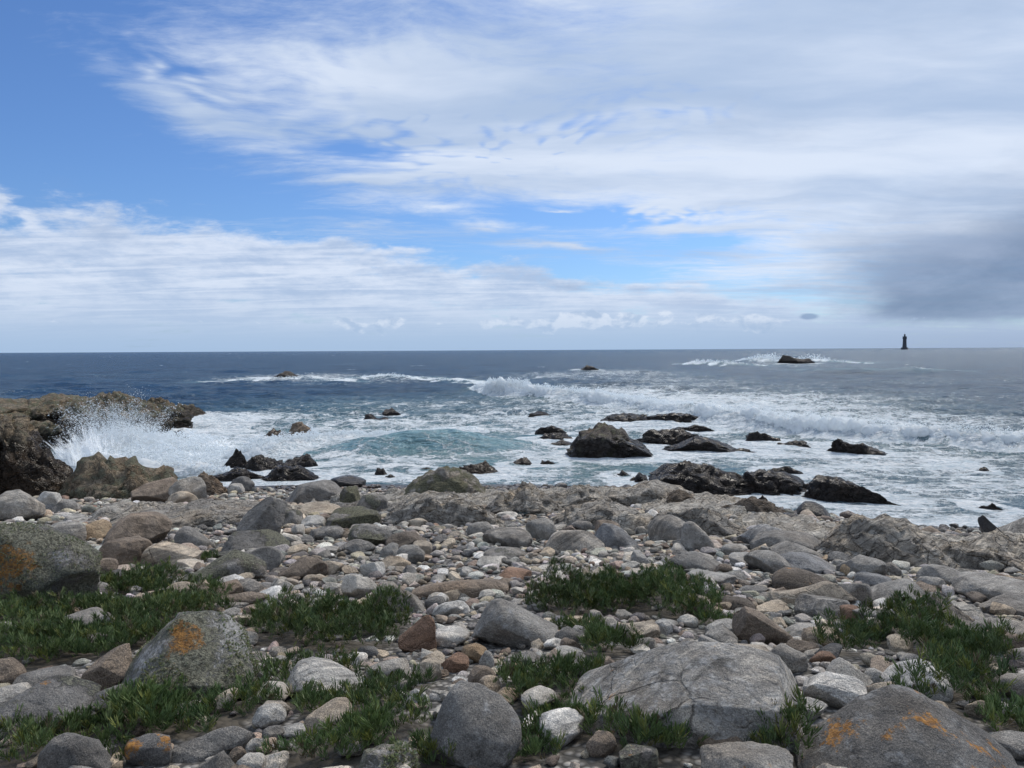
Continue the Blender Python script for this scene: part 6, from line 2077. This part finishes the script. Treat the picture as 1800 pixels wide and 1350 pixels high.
def thrown_sheets(count, label, box_u=(128, 262), vb=(790, 826), hmax=2.7, seed=8):
    r = np.random.default_rng(seed)
    Vs, Fs, U_, V_, S_, off = [], [], [], [], [], 0
    nu, nv = 46, 40
    for k in range(count):
        uu = r.uniform(*box_u); vv = r.uniform(*vb)
        b = hit(uu, vv, z=0.0)
        wdt = r.uniform(0.9, 2.2)
        f = 1 - abs(uu - 185) / 110.0 if box_u[1] < 300 else r.uniform(0.5, 1.0)
        H = hmax * r.uniform(0.45, 1.0) * max(0.35, f)
        rt = r.uniform(-0.5, 0.5)
        lean = r.uniform(-1.3, 0.9); fan = r.uniform(0.5, 1.3); fwd = r.uniform(-0.7, 0.5)
        u, v = np.meshgrid(np.linspace(0, 1, nu), np.linspace(0, 1, nv))
        u = u.ravel(); v = v.ravel()
        q = xyz(u * 2.2, v * 1.2, k * 5.5)
        hh = H * (0.62 + 0.75 * (pn(xyz(u * 3.5, u * 0 + k, 1.0)) + 0.5))
        xx = (u - 0.5) * wdt * (1 + fan * v) + lean * v
        yy = fwd * v ** 1.6 * 1.2 + 0.5 * fbm(q, 3) + 0.35 * np.sin(u * 4 + k)
        zz = hh * (1 - (1 - v) ** 1.9) - 0.9 * np.clip(v - 0.75, 0, 1) ** 1.3 + 0.12 * fbm(q * 2, 3) - 0.15
        c, s_ = math.cos(rt), math.sin(rt)
        Vs.append(np.stack([b[0] + xx * c - yy * s_, b[1] + xx * s_ + yy * c, zz], -1))
        Fs.append(grid_faces(nv, nu) + off); off += nu * nv
        U_.append(u); V_.append(v); S_.append(np.full(u.shape, k * 3.7))
    me = mesh_from('sea_spray', np.concatenate(Vs), np.concatenate(Fs), M_SHEET, attrs={'su': np.concatenate(U_), 'sv': np.concatenate(V_), 'seed': np.concatenate(S_)})
    o = link('sea_spray', me)
    tag(o, label, 'spray', kind='stuff')


thrown_sheets(16, 'torn sheets of water flung up beside the dark sea cliff')
thrown_sheets(12, 'low torn sheets of white water in the gully behind the crag', (230, 400), (780, 815), 1.0, 9)
thrown_sheets(9, 'torn sheets of foam over the rocks under the inner breaker', (400, 600), (772, 800), 0.8, 10)


def foam_mound(box_, kd_, prof, label, seed):
    cx, cy, g, w, dep, h, face = fit(*box_, kd_, 0.0, True)
    V, F = rock_shape('dome', seed, (w, dep, h * 2), 6, prof=prof, half=True, nz=0.12)
    nr = V / np.linalg.norm(V, axis=1)[:, None]
    d_ = 0; am = 1.0; fq = 1.1
    for o_ in range(5):
        d_ = d_ + am * (np.abs(pn(V * fq + o_ * 5.1)) * 2 - 0.35); am *= 0.6; fq *= 2.1
    V = V + nr * (d_ * 0.22)[:, None]
    V = V @ np.array(Matrix.Rotation(face, 3, 'Z')).T + np.array([cx, cy, 0.0])
    o = link('whitewater', mesh_from('whitewater', V, F, M_FOAM))
    tag(o, label, 'whitewater', kind='stuff')


foam_mound((122, 788, 250, 838), 0.4, [0.55, 0.95, 1.0, 0.85, 0.62, 0.42, 0.25], 'dense white core of the burst against the dark sea cliff', 61)
foam_mound((190, 806, 400, 840), 0.5, [0.5, 0.8, 1.0, 0.8, 0.9, 0.6, 0.35], 'churning white water behind the two-humped lichen crag', 62)
# boiling white water filling the gully behind the crag
n = 30000
cu = rp.uniform(150, 400, n); cv = rp.uniform(775, 838, n)
pts = np.array([[(u - 900) / FPX * (CAM_H * FPX / (v - 618)), CAM_H * FPX / (v - 618)] for u, v in zip(cu, cv)])
cl = fbm(xyz(pts[:, 0], pts[:, 1]) * 0.9, 4, 0.6)
z = (0.22 + 0.75 * np.clip(cl + 0.35, 0, 1)) * np.power(rp.random(n), 0.6)
z *= np.exp(-((cu - 260) / 120) ** 2) * 1.3
keep = cl > -0.25
Q = np.stack([pts[:, 0], pts[:, 1], z], -1)[keep]
drops('sea_spray', Q, 0.010 + 0.03 * np.power(rp.random(len(Q)), 2), 'boiling white water in the gully behind the lichen crag')


# ------------------------------------------------------------------ shaggy tufts of lichen, a part of the boulders they grow on
def fur(o, n, sz):
    me = o.data
    nv = len(me.vertices)
    co = np.zeros(nv * 3, np.float32); me.vertices.foreach_get('co', co); co = co.reshape(-1, 3)
    nr = np.zeros(nv * 3, np.float32); me.vertices.foreach_get('normal', nr); nr = nr.reshape(-1, 3)
    fc = np.zeros(len(me.polygons) * 3, np.int32); me.polygons.foreach_get('vertices', fc); fc = fc.reshape(-1, 3)
    A = np.linalg.norm(np.cross(co[fc[:, 1]] - co[fc[:, 0]], co[fc[:, 2]] - co[fc[:, 0]]), axis=1)
    k = rg2.choice(len(fc), n, p=A / A.sum())
    w = rg2.dirichlet((1, 1, 1), n)
    P = (co[fc[k]] * w[:, :, None]).sum(1); N = nr[fc[k, 0]]
    dens = fbm(P * 3.2 + 4, 4, 0.6) + 0.5 * N[:, 2] * 0 
    m = (dens > -0.06 + 0.2 * rg2.random(n)) & (N[:, 2] > -0.4)
    P = P[m]; N = N[m]; n = len(P)
    Vs = []
    s_ = sz * rg2.uniform(0.5, 1.4, n)[:, None]
    for q in range(3):
        d = N + rg2.normal(0, 0.75, (n, 3)); d /= np.linalg.norm(d, axis=1)[:, None]
        side = np.cross(d, rg2.normal(size=(n, 3))); side /= np.linalg.norm(side, axis=1)[:, None]
        Vs += [P - side * s_ * 0.28, P + side * s_ * 0.28, P + d * s_ * 1.1 + side * s_ * 0.1]
    V = np.stack(Vs, 1)
    F = (np.arange(9).reshape(3, 3)[None] + (np.arange(n) * 9)[:, None, None]).reshape(-1, 3)
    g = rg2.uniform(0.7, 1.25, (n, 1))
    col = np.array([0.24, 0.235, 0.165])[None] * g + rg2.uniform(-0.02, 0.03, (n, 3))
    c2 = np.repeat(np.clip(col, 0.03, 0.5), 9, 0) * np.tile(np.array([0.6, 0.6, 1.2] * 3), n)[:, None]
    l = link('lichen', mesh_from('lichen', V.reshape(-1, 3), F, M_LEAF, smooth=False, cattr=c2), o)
    l['kind'] = 'stuff'


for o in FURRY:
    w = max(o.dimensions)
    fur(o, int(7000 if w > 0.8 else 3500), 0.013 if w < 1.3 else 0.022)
tt_ = sum(len(o.data.polygons) * (2 if o.name in ('sea', 'beach_ground') or 'whitewater' in o.name else 1) for o in bpy.data.objects if o.type == 'MESH' and o.data.users == 1)
#print('triangles', tt_, 'furry', len(FURRY))
